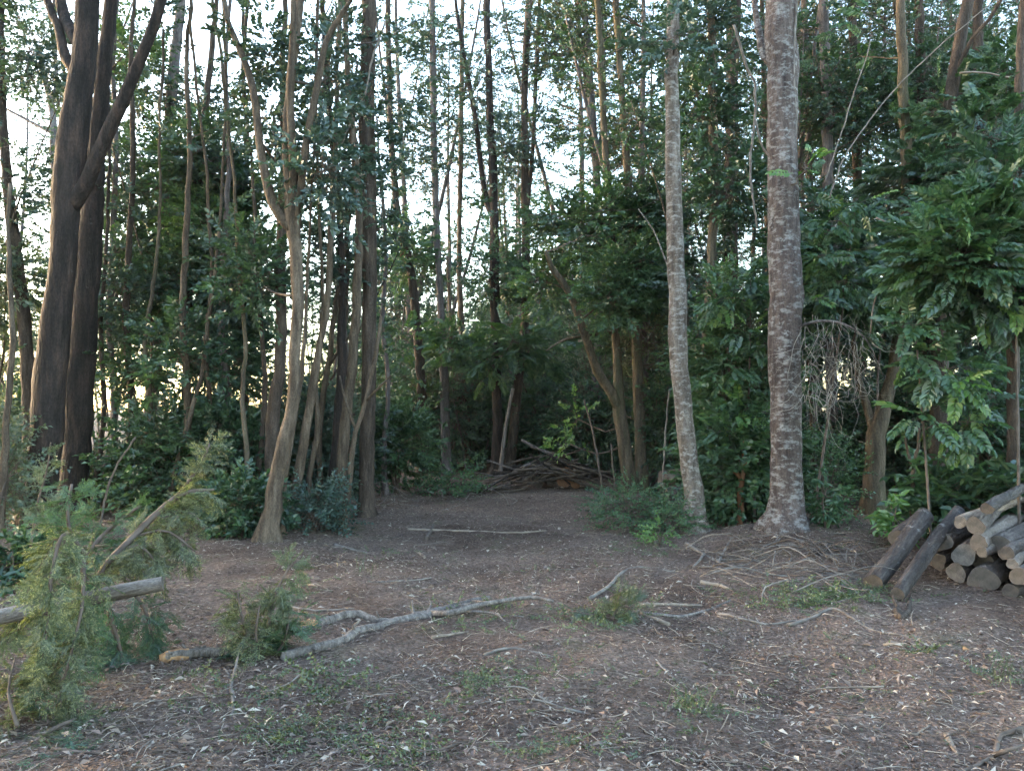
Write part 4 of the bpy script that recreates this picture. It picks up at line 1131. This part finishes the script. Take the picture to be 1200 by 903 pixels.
SP = [
    ('long thin pale stick across the path before the brush pile', [(478, 612), (505, 614), (540, 615), (600, 617), (640, 616)], 4, TWIG_STRAW, []),
    ('dark stub crossing the long thin pale stick', [(500, 622), (505, 615), (508, 609)], 5, TWIG, []),
    ('long pale grey stick right of the small grey-green bush', [(742, 707), (775, 709), (805, 707), (835, 700), (855, 695)], 5, DEAD, []),
    ('pinkish peeled stick lying behind the long pale grey one', [(748, 701), (790, 698), (822, 696)], 5, TWIG_STRAW, []),
    ('short stick with a bright cut end below the long pale grey one', [(784, 717), (768, 713), (750, 708)], 6, TWIG_STRAW, []),
    ('thin branching pale twig alone in the foreground litter', [(685, 838), (655, 833), (620, 828), (560, 829)], 3.5, TWIG_PALE, [([(640, 831), (615, 822), (590, 824)], 2.5)]),
    ('bowed bare branch before the mossy patch', [(925, 718), (950, 714), (975, 708), (1000, 717), (1020, 724), (1050, 730), (1082, 734)], 4.5, TWIG_PALE, []),
    ('pale straight stick before the right log stack', [(1036, 739), (1058, 741), (1080, 743)], 5, TWIG_STRAW, []),
    ('jagged pale branch at the foot of the pale marked trunk', [(804, 634), (822, 644), (842, 653), (872, 664)], 5, TWIG_PALE, [([(824, 645), (820, 655), (812, 666)], 4), ([(842, 653), (850, 645), (858, 638)], 3)]),
    ('forked brown branch in the right foreground corner', [(1200, 842), (1172, 846), (1168, 862), (1163, 870), (1130, 884), (1095, 892)], 7, TWIG, [([(1165, 870), (1180, 874), (1200, 872)], 6)]),
    ('thin twig lying along the left foreground litter', [(60, 876), (120, 880), (200, 885), (245, 887), (300, 880), (335, 890)], 4, TWIG, []),
    ('curved dark root-like stick by the small grey-green bush', [(690, 694), (712, 682), (728, 670), (750, 662), (792, 664)], 5, TWIG_PALE, []),
    ('thick brown forked stub before the leaning dark logs', [(1050, 708), (1056, 716), (1064, 706), (1066, 690)], 9, BK['dark'], [([(1057, 714), (1050, 704), (1046, 697)], 6)]),
    ('broken white splinter in the right foreground litter', [(1110, 846), (1116, 856), (1122, 866)], 7, TWIG_STRAW, []),
    ('pale crossed splinter beside the broken white one', [(1062, 842), (1075, 844), (1090, 832)], 4, TWIG_STRAW, []),
    ('thin light stick below the long fallen branch', [(506, 746), (525, 742), (548, 733)], 5, TWIG_STRAW, []),
    ('faint grey stick in the middle of the litter', [(568, 764), (600, 758), (650, 763)], 4, TWIG_PALE, []),
    ('dark twig bundle stick at the bottom of the litter', [(500, 884), (525, 876), (556, 868), (590, 880)], 4, TWIG, [([(540, 874), (520, 886), (490, 892)], 3)]),
    ('straw coloured stalk beside the grass tuft', [(783, 832), (790, 818), (800, 806)], 5, TWIG_STRAW, []),
    ('thin twig pointing at the straw coloured stalk', [(770, 766), (788, 780), (806, 792)], 3, TWIG_PALE, []),
    ('slender stick across the litter behind the long fallen branch', [(430, 683), (460, 680), (505, 672)], 3.5, TWIG_PALE, []),
    ('pair of thin straws left of the long fallen branch', [(350, 692), (370, 690), (384, 696)], 3, TWIG_STRAW, [([(358, 691), (366, 697), (372, 701)], 2.5)]),
    ('pale stick at the edge of the left thicket', [(560 - 230, 712), (372, 718), (415, 716)], 3.5, TWIG_PALE, []),
    ('bent grey stick in front of the multi-stemmed tree', [(392, 630), (412, 634), (430, 640)], 5, TWIG_PALE, []),
    ('straight dry stick pointing away on the bare path', [(498, 648), (492, 640), (486, 635)], 4, TWIG_STRAW, []),
    ('long dry stick beside the mossy patch', [(840, 706), (870, 712), (900, 716), (935, 714)], 4, TWIG_PALE, []),
    ('root-like pale stick under the stout grey trunk', [(820, 678), (840, 680), (858, 684)], 6, TWIG_STRAW, []),
    ('dark rotten stick leaning at the foot of the stout grey trunk', [(950, 655), (972, 646), (998, 615)], 9, BK['dark'], []),
]
for lb, pts, w, mt, sd in SP:
    o = stick(lb, pts, w, mt, side=sd)
def rand_stick(x, y, L, w, mat, label, group, arch=.07):
    az = rng.uniform(0, 6.28); d = np.array((math.cos(az), math.sin(az)))
    n = np.array((-d[1], d[0])); bow = rng.normal(0, arch) * L
    t = np.array((-.5, -.15, .2, .5)); off = np.array((0, 1, .8, 0)) * bow
    xy = np.array((x, y)) + d * (t * L)[:, None] + n * off[:, None]
    rad = w * np.array((1, .85, .65, .35))
    z = hgt(xy[:, 0], xy[:, 1]) + rad + rng.uniform(.0, .03)
    c = np.array((x, y, float(hgt(x, y))))
    V, Q = tube(spline(np.column_stack([xy, z, rad]), .06), 6, .06)
    tag(link('stick', mesh_np('stick', V - c, Q, mat), loc=c), label, 'stick', group)
for i in range(64):
    y = 3.2 + 9.5 * rng.random() ** 1.3; x = rng.uniform(-.5, .62) * y
    k = i % 3
    rand_stick(x, y, rng.uniform(.15, .6), rng.uniform(.002, .0055), (TWIG_PALE, TWIG_STRAW, TWIG)[k], 'small %s stick scattered in the leaf litter' % ('pale grey', 'straw-coloured', 'brown')[k], 'scattered %s sticks' % ('grey', 'straw', 'brown')[k])
# brush heaps of thin dead branches
for lb, px0, px1, py0, py1, n, gh, hz in (('thin dead branch in the grey brush before the clearing-back trunks', 440, 590, 566, 596, 46, 'grey brush at the clearing back', .22),
                                     ('thin dead twig in the brush at the foot of the stout grey trunk', 835, 1010, 640, 690, 84, 'brush at the stout grey trunk', .13)):
    for i in range(n):
        p = gnd(rng.uniform(px0, px1), rng.uniform(py0, py1))
        az = rng.uniform(0, 6.28); L = rng.uniform(.4, 1.2)
        d = np.array((math.cos(az), math.sin(az), rng.uniform(-.05, .25)))
        a = p - d * L / 2; b = p + d * L / 2; m = p + rng.normal(0, .06, 3) + np.array((0, 0, rng.uniform(0, hz)))
        a[2] = float(hgt(a[0], a[1])) + .01; b[2] = max(b[2], float(hgt(b[0], b[1])) + .02); m[2] = max(m[2], float(hgt(m[0], m[1])) + .03)
        k = rng.uniform(.35, 1.)
        m1 = (a + m) / 2 + rng.normal(0, .05, 3); m2 = (m + b) / 2 + rng.normal(0, .06, 3)
        for q in (m1, m2): q[2] = max(q[2], float(hgt(q[0], q[1])) + .015)
        V, Q = tube(spline([(*a, .009 * k), (*m1, .008 * k), (*m, .007 * k), (*m2, .005 * k), (*b, .003 * k)], .08), 5, .06)
        tag(link('twig_branch', mesh_np('twig_branch', V - p, Q, (TWIG_PALE, TWIG)[i % 2]), loc=p), lb, 'branch', gh)

# propped grey pole at the left
pA, pB = at(-60, 732, 4.15), at(191, 684, 4.45)
log('smooth grey pole propped off the ground among the fallen conifer boughs', pB, pA, .038, 'dead', END_TAN, name='pole', cat='pole', r2=.042)

# ------------------------------------------------------------------ fallen conifer boughs in the left foreground
def bough(label, stems, mat=('olive',), side=.2, hang=.9, name='conifer_bough', cat='bough', scale=.55, every=.034, wood=None):
    """needle-leaved bough: each stem carries drooping side shoots set with needle twigs"""
    first = stems[0][0]
    c = at(first[0], first[1], first[2])
    root = link(name, None); root.location = c
    tag(root, label, cat)
    bt = Bag(); by = {}
    for si, stem in enumerate(stems):
        rows = [(*at(x, y, D), w * .5 * D / FPX) for x, y, D, w in stem]
        S = spline(rows, .02)
        V, Q = tube(S[::3] if len(S) > 9 else S, 7, .07)
        link('branch', mesh_np('branch', V - c, Q, wood or TWIG), root)
        P, Dr = by.setdefault(mat[si % len(mat)], ([], []))
        n = max(6, int(len(S) * .02 / every))
        for k in range(n):
            i = int((.12 + .88 * k / n) * (len(S) - 2)); a = S[i, :3]; t = S[i + 1, :3] - S[i, :3]; t /= np.linalg.norm(t) + 1e-9
            sd = np.cross(t, (0, 0, 1.)); sd = sd / (np.linalg.norm(sd) + 1e-6) + rng.normal(0, .5, 3)
            d = t * .7 + sd * (1 if k % 2 else -1) * .8 + np.array((0, 0, -.25)); d /= np.linalg.norm(d)
            L = side * rng.uniform(.45, 1.15) * (1.05 - .5 * k / n)
            p = a; m = 5
            for j in range(m):
                d = d + np.array((0, 0, -hang / m)) + rng.normal(0, .10, 3); d /= np.linalg.norm(d)
                q = p + d * L / m
                q[2] = max(q[2], float(hgt(q[0], q[1])) + .012)
                bt.add(*twigs([p], [q], .0022, .0016, sag=.02))
                for _ in range(1):
                    P.append((p + (q - p) * rng.random())[None]); Dr.append((d + rng.normal(0, .5, 3))[None])
                p = q
    tag(link('twigs', bt.mesh('twigs', TWIG, off=c), root), kind='stuff')
    for mt, (P, Dr) in by.items():
        leafpart(root, 'feather', LM[mt], P, Dr, scale, 'foliage')
bough('fallen conifer bough raised on its bare stem, pale needles hanging below', [
    [(96, 715, 4.5, 7), (122, 665, 4.6, 8), (150, 635, 4.7, 8), (180, 605, 4.85, 8), (215, 578, 5.0, 6), (255, 573, 5.1, 2)],
    [(160, 628, 4.75, 4), (195, 622, 4.75, 3), (232, 648, 4.75, 2)], [(140, 645, 4.7, 4), (165, 640, 4.65, 3), (190, 668, 4.6, 2)],
    [(190, 600, 4.9, 4), (222, 600, 4.9, 3), (236, 612, 4.9, 2)]], ('pale', 'pale', 'pale', 'pale'), .20)
bough('yellowish conifer shoot standing up from the raised bough', [[(205, 584, 5.0, 5), (224, 560, 5.05, 4), (240, 535, 5.1, 3), (248, 512, 5.15, 2)]], ('pale',), .08, .5)
bough('dark leafy conifer bough arching behind the raised one', [[(90, 690, 5.3, 7), (110, 640, 5.4, 6), (140, 610, 5.5, 4), (168, 590, 5.6, 3)], [(95, 660, 5.3, 5), (80, 610, 5.4, 4), (85, 560, 5.5, 3)], [(112, 640, 5.3, 4), (140, 640, 5.3, 3), (160, 660, 5.3, 2)]], ('mid', 'mid', 'dark'), .24, .6)
bough('conifer bough cascading over the grey pole down to the ground', [
    [(100, 650, 4.3, 6), (76, 625, 4.15, 5), (62, 665, 4.0, 4), (56, 730, 3.95, 3), (48, 790, 3.95, 2)], [(98, 655, 4.3, 5), (96, 710, 4.1, 4), (82, 770, 4.0, 3), (66, 830, 3.97, 2)],
    [(90, 640, 4.5, 4), (62, 640, 4.4, 3), (40, 680, 4.3, 2)], [(95, 660, 4.5, 4), (70, 700, 4.4, 4), (50, 760, 4.25, 3), (28, 840, 4.1, 2)], [(92, 650, 4.5, 4), (104, 700, 4.45, 3), (100, 780, 4.3, 2)], [(62, 650, 4.5, 4), (34, 690, 4.4, 3), (18, 750, 4.25, 2)]], ('pale', 'pale', 'olive', 'dark', 'mid', 'olive'), .18, .9)
bough('shaded dark conifer bough hanging under the grey pole', [[(120, 690, 5.0, 6), (135, 740, 4.95, 5), (150, 795, 4.85, 3)], [(150, 685, 5.15, 5), (172, 720, 5.1, 4), (182, 765, 5.05, 2)], [(100, 740, 4.9, 4), (110, 790, 4.8, 3), (130, 815, 4.7, 2)]], ('dark',), .24, .7)
bough('low conifer bough lying on the ground in the left corner', [[(5, 905, 3.6, 7), (40, 868, 3.75, 6), (80, 845, 3.9, 4), (115, 838, 4.05, 2)], [(20, 850, 3.8, 5), (10, 810, 3.95, 3), (18, 770, 4.1, 2)], [(30, 880, 3.65, 4), (60, 890, 3.6, 3), (90, 880, 3.65, 2)]], ('olive', 'pale', 'mid'), .2, .7)
bough('upright leafy conifer sprig growing over the long fallen branch', [[(305, 778, 5.0, 5), (314, 735, 5.05, 4), (325, 690, 5.1, 3), (348, 650, 5.2, 2)], [(300, 775, 5.0, 4), (285, 730, 5.0, 3), (277, 685, 5.05, 2)], [(318, 775, 5.0, 4), (335, 745, 5.05, 3), (340, 700, 5.1, 2)], [(310, 776, 5.0, 3), (300, 745, 4.95, 3), (305, 705, 5.0, 2)], [(308, 778, 5.1, 3), (322, 750, 5.15, 3), (328, 715, 5.2, 2)], [(300, 778, 5.1, 3), (288, 755, 5.1, 3), (272, 735, 5.1, 2)]], ('olive', 'pale', 'mid', 'pale', 'dark', 'dark'), .16, .8)
bough('small grey-green sprig lying in the middle of the clearing', [[(715, 735, 6.1, 3), (722, 712, 6.15, 3), (730, 684, 6.2, 2)], [(718, 733, 6.1, 3), (700, 722, 6.1, 3), (672, 716, 6.1, 2)], [(720, 730, 6.1, 3), (738, 712, 6.1, 2), (745, 695, 6.15, 2)]], ('olive', 'grey', 'grey'), .13, .7)
bough('light leafy twig rising in front of the thick dark trunks', [[(36, 640, 6.4, 3), (44, 590, 6.4, 2.5), (55, 550, 6.4, 2), (60, 515, 6.4, 1.5)]], ('grey',), .2, .4, name='twig', cat='twig', every=.08, wood=TWIG)
# ------------------------------------------------------------------ dead tangle, vines, thin stems
c = at(925, 381, 9.35)
root = tag(link('dead_branch_tangle', None, loc=c), 'tangle of bare grey twigs hanging beside the stout grey trunk', 'branch')
V, Q = tube(spline([(*at(932, 384, 9.5), .022), (*at(960, 376, 9.35), .018), (*at(990, 380, 9.25), .013), (*at(1015, 398, 9.2), .008), (*at(1035, 440, 9.2), .004)], .08), 7, .08)
link('branch', mesh_np('branch', V - c, Q, DEAD), root)
b = Bag()
for i in range(140):
    x0 = rng.uniform(938, 1022); y0 = rng.uniform(368, 465); D = 9.3 + rng.normal(0, .22)
    p = at(x0, y0, D); d = np.array((rng.normal(.1, .5), rng.normal(0, .4), -1.)); L = rng.uniform(.25, 1.0); r0 = rng.uniform(.0014, .0045)
    pts = [(*p, r0)]
    for j in range(5):
        d = d / np.linalg.norm(d) + rng.normal(0, .42, 3) + np.array((.03, 0, -.1 if j < 3 else .12))
        p = p + d / np.linalg.norm(d) * L / 5; pts.append((*p, r0 * (1 - .15 * (j + 1))))
    b.add(*tube(spline(pts, .06), 4, 0))
tag(link('twigs', b.mesh('twigs', TWIG_SILVER, off=c), root), kind='stuff')

def vine(label, pts, D, w, mat, name='vine', cat='vine', fork=()):
    rows = [(*at(x, y, D), w * .5 * D / FPX * (1 - .4 * i / len(pts))) for i, (x, y) in enumerate(pts)]
    c = np.array(rows[0][:3])
    S = spline(rows, .07); S[:, :3] += rng.normal(0, .004, (len(S), 3))
    V, Q = tube(S, 6, .06)
    o = tag(link(name, mesh_np(name, V - c, Q, mat), loc=c), label, cat)
    for f in fork:
        rows = [(*at(x, y, D), w * .4 * D / FPX * (1 - .5 * i / len(f))) for i, (x, y) in enumerate(f)]
        V, Q = tube(spline(rows, .07), 6, .06)
        link('twig', mesh_np('twig', V - c, Q, mat), o)
vine('thin straight dead stem slanting up beside the grey background trunk', [(966, 214), (984, 162), (1003, 102), (1012, 78), (1021, 48)], 9.6, 1.7, TWIG_PALE)
vine('long taut vine slanting across the upper right foliage', [(972, 232), (988, 188), (1014, 148), (1056, 97), (1100, 55), (1140, 22), (1180, -10)], 9.0, 1.7, TWIG_PALE)
vine('knotted vine hanging left of the stout grey trunk', [(860, 30), (876, 80), (884, 96), (885, 140), (879, 190), (882, 230), (888, 268)], 9.9, 3.6, TWIG_PALE, fork=[[(885, 140), (895, 175), (918, 198)]])
vine('vine clinging to the face of the stout grey trunk', [(934, -10), (930, 60), (931, 110), (933, 145), (929, 165), (922, 188)], 9.22, 3, TWIG_PALE)
vine('pale bent branch curling out of the right foliage', [(1063, 304), (1055, 280), (1045, 265), (1026, 255)], 9, 3.6, TWIG_STRAW, fork=[[(1056, 288), (1050, 315), (1035, 332), (1024, 356), (1020, 390)]])
vine('drooping pale twig among the drooping right fronds', [(1125, 86), (1150, 85), (1185, 91)], 9, 2.5, TWIG_STRAW)
vine('long arching bare vine before the straight dark trunk', [(452, 25), (436, 70), (428, 110), (412, 140), (398, 175)], 10.6, 2.5, TWIG_PALE, fork=[[(402, 220), (425, 205), (450, 196)]])
def pole(label, pts, D, w, mat, fork=(), **k):
    g0 = at(pts[0][0], 480, D); yb = HOR + (CAMH - float(hgt(g0[0], g0[1]))) * FPX / D
    vine(label, [(pts[0][0], yb + 3)] + pts[1:], D, w, mat, k.get('name', 'sapling'), k.get('cat', 'sapling'), fork)
pole('thin pale pole stem left of the pale marked trunk', [(777, 585), (778, 540), (781, 490), (784, 458)], 11.2, 2.4, TWIG_PALE)
pole('slim grey stem leaning left beside the curved tan tree', [(707, 572), (700, 535), (692, 495), (684, 468)], 13.6, 2.6, TWIG)
pole('second slim stem between the brush pile and the curved tan tree', [(722, 575), (718, 545), (716, 520)], 14, 2.4, TWIG)
pole('bare orange-brown forked sapling between the two grey trunks', [(868, 600), (868, 575), (870, 555), (873, 538), (869, 517)], 10.2, 8, BK['orange'], [[(868, 560), (863, 554), (860, 552)]])
pole('pale thin stem curving left of the stout grey trunk', [(884, 600), (885, 575), (888, 545), (898, 515)], 10.4, 3.5, TWIG_PALE)
pole('tan straight stem between the ochre forked tree and the log stack', [(1067, 590), (1070, 555), (1075, 525), (1078, 500)], 9.0, 5, BK['tan'], [[(1070, 550), (1064, 530), (1060, 510)]])
pole('slanting dead pole propped before the slim stems of the left thicket', [(112, 600), (130, 560), (150, 525), (158, 512)], 9.2, 3, TWIG, name='dead_pole', cat='pole')

# ------------------------------------------------------------------ saplings whose big pinnate leaves can be told apart
FROND = {m: [mesh_np('leaf', SPRAY['frond'][k][0], SPRAY['frond'][k][1], LM[m], smooth=False) for k in range(4)] for m in ('mid', 'bright', 'dark')}
def frond_sapling(label, basepx, D, clusters, w=3.5):
    g0 = at(basepx, 480, D); g0[2] = float(hgt(g0[0], g0[1]))
    root = tag(link('sapling', None, loc=g0), label, 'sapling')
    cc = [at(x, y, D + dd) for x, y, rx, ry, n, dd, m in clusters]
    tp = cc[int(np.argmax([q[2] for q in cc]))]
    S = spline([(*(g0 - np.array((0, 0, .05))), w * .5 * D / FPX), (*((g0 + tp) / 2 + np.array((.06, .1, 0))), w * .4 * D / FPX), (*tp, .004)], .1)
    V, Q = tube(S, 8, .06); link('stem', mesh_np('stem', V - g0, Q, TWIG), root)
    for (x, y, rx, ry, n, dd, m), c in zip(clusters, cc):
        s = D / FPX
        low = S[S[:, 2] < c[2] - .02]; a = low[-1, :3] if len(low) else S[0, :3]
        LS = spline([(*a, .008), (*((a + c) / 2 + np.array((0, 0, .06))), .006), (*c, .004)], .08)
        V, Q = tube(LS, 5, .05); bo = link('branch', mesh_np('branch', V - g0, Q, TWIG), root)
        for i in range(n):
            q = rng.normal(0, 1, 3); q /= np.linalg.norm(q); q *= rng.random() ** .5
            p = c + q * np.array((rx * s, max(rx, ry) * s * .7, ry * s)) * .8
            st = LS[nearest(LS, p), :3]
            d = (p - st) * .7 + q * .5 + np.array((0, -.15, -.12)) + rng.normal(0, .1, 3); d /= np.linalg.norm(d)
            up = np.array((0, -.35, 1.)) + rng.normal(0, .22, 3)
            yv = np.cross(up, d); yv /= np.linalg.norm(yv); zv = np.cross(d, yv)
            k = rng.uniform(.75, 1.15)
            M = Matrix(((*(d[0] * k, yv[0] * k, zv[0] * k), p[0] - g0[0]), (*(d[1] * k, yv[1] * k, zv[1] * k), p[1] - g0[1]), (*(d[2] * k, yv[2] * k, zv[2] * k), p[2] - g0[2]), (0, 0, 0, 1)))
            mm = 'bright' if rng.random() < .12 else m
            o = link('leaf', random.choice(FROND[mm]), bo); o.matrix_local = M
            if i % 2 == 0:
                V, Q = twigs([st], [p], .003, .002); link('leaf_stalk', mesh_np('leaf_stalk', V - g0, Q, TWIG), bo)
frond_sapling('glossy sapling with fanned pinnate leaves above the log stack', 1090, 8.2, [(1072, 382, 26, 14, 14, 0, 'mid'), (1112, 432, 36, 24, 30, 0, 'mid'), (1085, 488, 28, 16, 18, .1, 'mid'), (1134, 495, 30, 22, 22, 0, 'mid'), (1125, 450, 14, 12, 6, -.2, 'bright'), (1076, 415, 24, 14, 12, .1, 'mid'), (1150, 470, 26, 20, 14, .2, 'dark')])
frond_sapling('pinnate-leaved sapling overhanging the right end of the log stack', 1192, 7.9, [(1165, 312, 40, 16, 26, 0, 'mid'), (1120, 322, 30, 16, 18, .1, 'mid'), (1190, 285, 30, 18, 18, 0, 'mid'), (1195, 345, 20, 16, 12, 0, 'bright'), (1150, 350, 30, 14, 16, .2, 'dark'), (1188, 210, 36, 18, 20, .2, 'mid')])
frond_sapling('pinnate-leaved sapling leaning out beside the dead twig tangle', 950, 9.7, [(958, 300, 24, 16, 16, 0, 'mid'), (985, 330, 34, 14, 20, 0, 'mid'), (1000, 295, 30, 16, 18, .1, 'dark'), (970, 260, 26, 14, 14, .1, 'mid'), (955, 350, 22, 12, 12, 0, 'dark'), (1003, 240, 30, 14, 16, .2, 'mid')])
frond_sapling('fresh green pinnate-leaved sapling behind the pale marked trunk', 868, 10.6, [(850, 350, 26, 16, 16, 0, 'mid'), (880, 390, 24, 18, 16, 0, 'mid'), (858, 430, 30, 16, 20, 0, 'mid'), (872, 480, 28, 14, 16, 0, 'bright'), (850, 505, 20, 12, 10, -.2, 'mid'), (880, 330, 20, 14, 12, .1, 'dark')])

# ------------------------------------------------------------------ litter, chips, weeds
n = 230000
D = 1.6 * (17 / 1.6) ** rng.random(n); lx = rng.uniform(-.78, .78, n) * D + rng.normal(0, .3, n)
drift = np.sin(lx * 1.3 + 2.1 * np.sin(D * .9 + .5)) + np.sin(D * 1.7 + 1.6 * np.sin(lx * 1.1 + 2.)) + .8 * np.sin(lx * 3.1 - D * 2.3 + np.sin(D * 2.9)) + .6 * np.sin(lx * 5.3 + D * 4.7)
keep = rng.random(n) < np.clip(.62 + .26 * drift, .16, 1.)
lx, D = lx[keep], D[keep]; n = len(lx)
lz = hgt(lx, D)
T, TQ = leaf4(1., .5, .18, .2)
az = rng.uniform(0, 6.28, n); tl = rng.normal(0, .32, n); rl = rng.normal(0, .4, n)
ca, sa = np.cos(az), np.sin(az)
xv = np.stack([ca * np.cos(tl), sa * np.cos(tl), np.sin(tl)], -1)
yv = np.cross(np.stack([np.zeros(n), np.zeros(n), np.ones(n)], -1) + np.stack([rl * sa, -rl * ca, np.zeros(n)], -1), xv); yv /= np.linalg.norm(yv, axis=1)[:, None]
zv = np.cross(xv, yv)
sc = rng.gamma(2.6, .0072, n).clip(.007, .07) * (1 + .04 * D)
wid = rng.uniform(.2, 1.0, n)
M = np.stack([xv, yv * wid[:, None], zv], -1) * sc[:, None, None]
V = np.einsum('nij,kj->nki', M, T) + np.stack([lx, D, lz + sc * .12 + .004], -1)[:, None]
Q = TQ[None] + (np.arange(n) * 4)[:, None, None]
LIT = island_mat('litter', [(0.084, 0.059, 0.050), (0.123, 0.091, 0.074), (0.179, 0.131, 0.112), (0.062, 0.041, 0.034), (0.224, 0.171, 0.140), (0.146, 0.097, 0.078), (0.302, 0.251, 0.207), (0.101, 0.070, 0.058), (0.190, 0.142, 0.101), (0.336, 0.291, 0.246), (0.134, 0.108, 0.090), (0.073, 0.085, 0.039), (0.168, 0.120, 0.103), (0.112, 0.080, 0.067), (0.235, 0.188, 0.162), (0.134, 0.098, 0.083), (0.112, 0.085, 0.069), (0.179, 0.137, 0.112), (0.084, 0.059, 0.050), (0.146, 0.108, 0.090), (0.403, 0.353, 0.291)][:32])
tag(link('leaf_litter', mesh_np('leaf_litter', V.reshape(-1, 3), Q.reshape(-1, 4), LIT, smooth=False)), 'brown and pale dead leaves and chips strewn over the clearing', 'leaf litter', kind='stuff')
n = 12000
D = 1.8 * (17 / 1.8) ** rng.random(n); lx = rng.uniform(-.75, .75, n) * D
az = rng.uniform(0, 6.28, n); L = rng.gamma(2.2, .035, n).clip(.03, .3) * (1 + .03 * D)
A = np.stack([lx, D, hgt(lx, D) + .008], -1); Bx, By = lx + np.cos(az) * L, D + np.sin(az) * L
B = np.stack([Bx, By, hgt(Bx, By) + rng.uniform(.004, .035, n)], -1)
V, Q = twigs(A, B, rng.uniform(.0015, .0035, n), .0012, sag=.06)
CH = island_mat('twiglets', [(.10, .075, .062), (.22, .18, .15), (.14, .108, .09), (.06, .045, .04), (.32, .27, .22), (.16, .125, .10)])
tag(link('twig_litter', mesh_np('twig_litter', V, Q, CH)), 'thin broken twiglets strewn among the dead leaves', 'twig litter', kind='stuff')

# green weeds and moss sprigs in patches
P, Dr = [], []
def patch(px, py, rx, ry, n, store):
    for _ in range(int(n * WK)):
        x, y = px + rng.normal(0, .5) * rx, py + rng.normal(0, .5) * ry
        if y < 500: continue
        p = gnd(x, min(y, 960)); p[2] += .004
        store[0].append(p[None]); store[1].append((np.array((rng.normal(0, 1), rng.normal(0, 1), rng.uniform(.0, .5))))[None])
W1, W2 = ([], []), ([], [])
WK = .7
for a in ((560, 805, 26, 22, 90), (330, 858, 80, 26, 130), (440, 845, 90, 40, 110), (640, 790, 120, 40, 80), (820, 828, 36, 20, 60), (660, 885, 90, 20, 60), (480, 885, 60, 20, 50), (520, 575, 60, 10, 60), (450, 640, 60, 8, 30),
          (760, 640, 50, 16, 70), (845, 690, 40, 14, 30), (340, 690, 50, 20, 60), (690, 720, 60, 16, 60), (1180, 770, 40, 20, 60), (900, 790, 200, 40, 50), (250, 800, 60, 40, 70), (630, 660, 60, 20, 14), (540, 730, 60, 12, 30), (1000, 640, 60, 14, 40)):
    patch(*a, W1)
for a in ((985, 690, 70, 10, 220), (940, 700, 50, 8, 70), (1085, 752, 14, 8, 16), (700, 712, 60, 12, 70), (560, 710, 60, 10, 40), (360, 800, 70, 30, 60)):
    patch(*a, W2)
for (a, b2), mt, nm, lb, sc in ((W1, 'olive', 'ground_weeds', 'small green weeds sprouting in patches through the litter', .40), (W2, 'olive', 'moss_tufts', 'yellow-green moss tufts over the litter near the log stack', .6)):
    a = np.vstack(a); b2 = np.vstack(b2)
    V, Q = sprays('tiny', a, b2, sc * rng.uniform(.6, 1.3, len(a)), .6)
    tag(link(nm, mesh_np(nm, V, Q, LM[mt], smooth=False)), lb, 'weeds' if nm == 'ground_weeds' else 'moss', kind='stuff')
b = Bag()
for px, py, k in ((808, 828, 30), (330, 700, 16), (590, 705, 20), (1170, 780, 14), (760, 632, 40), (420, 670, 12)):
    for _ in range(k):
        p = gnd(px + rng.normal(0, 12), py + rng.normal(0, 5)); h = rng.uniform(.05, .16); d = rng.normal(0, .6, 2) * h
        w = np.array((rng.normal(0, 1), rng.normal(0, 1), 0)); w /= np.linalg.norm(w); w *= .0025
        m = p + np.array((d[0] * .4, d[1] * .4, h * .7)); t = p + np.array((d[0], d[1], h))
        b.add(np.array((p - w, p + w, m + w * .8, m - w * .8, t + w * .1, t - w * .1)), np.array(((0, 1, 2, 3), (3, 2, 4, 5))))
tag(link('grass', b.mesh('grass', LM['olive'], False)), 'sparse thin grass blades in small tufts', 'grass', kind='stuff')

# ------------------------------------------------------------------ air
hm, hnt, hN, hL, hout = new_mat('haze_veil')
pv = hN.new('ShaderNodeVolumePrincipled')  # slight haze, also imitating the veil of lens glare
pv.inputs['Color'].default_value = (.86, .92, 1.0, 1)
pv.inputs['Density'].default_value = HAZE
pv.inputs['Anisotropy'].default_value = .3
hL.new(pv.outputs[0], hout.inputs['Volume'])
bx = bpy.data.meshes.new('haze')
hx, hy0, hy1, hz0, hz1 = 720, -720, 720, -1.5, 24
bx.from_pydata([(x, y, z) for x in (-hx, hx) for y in (hy0, hy1) for z in (hz0, hz1)], [], [(0, 1, 3, 2), (4, 6, 7, 5), (0, 4, 5, 1), (2, 3, 7, 6), (0, 2, 6, 4), (1, 5, 7, 3)])
bx.materials.append(hm)
tag(link('haze', bx), 'thin haze in the wood, standing in for lens veil too', 'haze', kind='stuff')
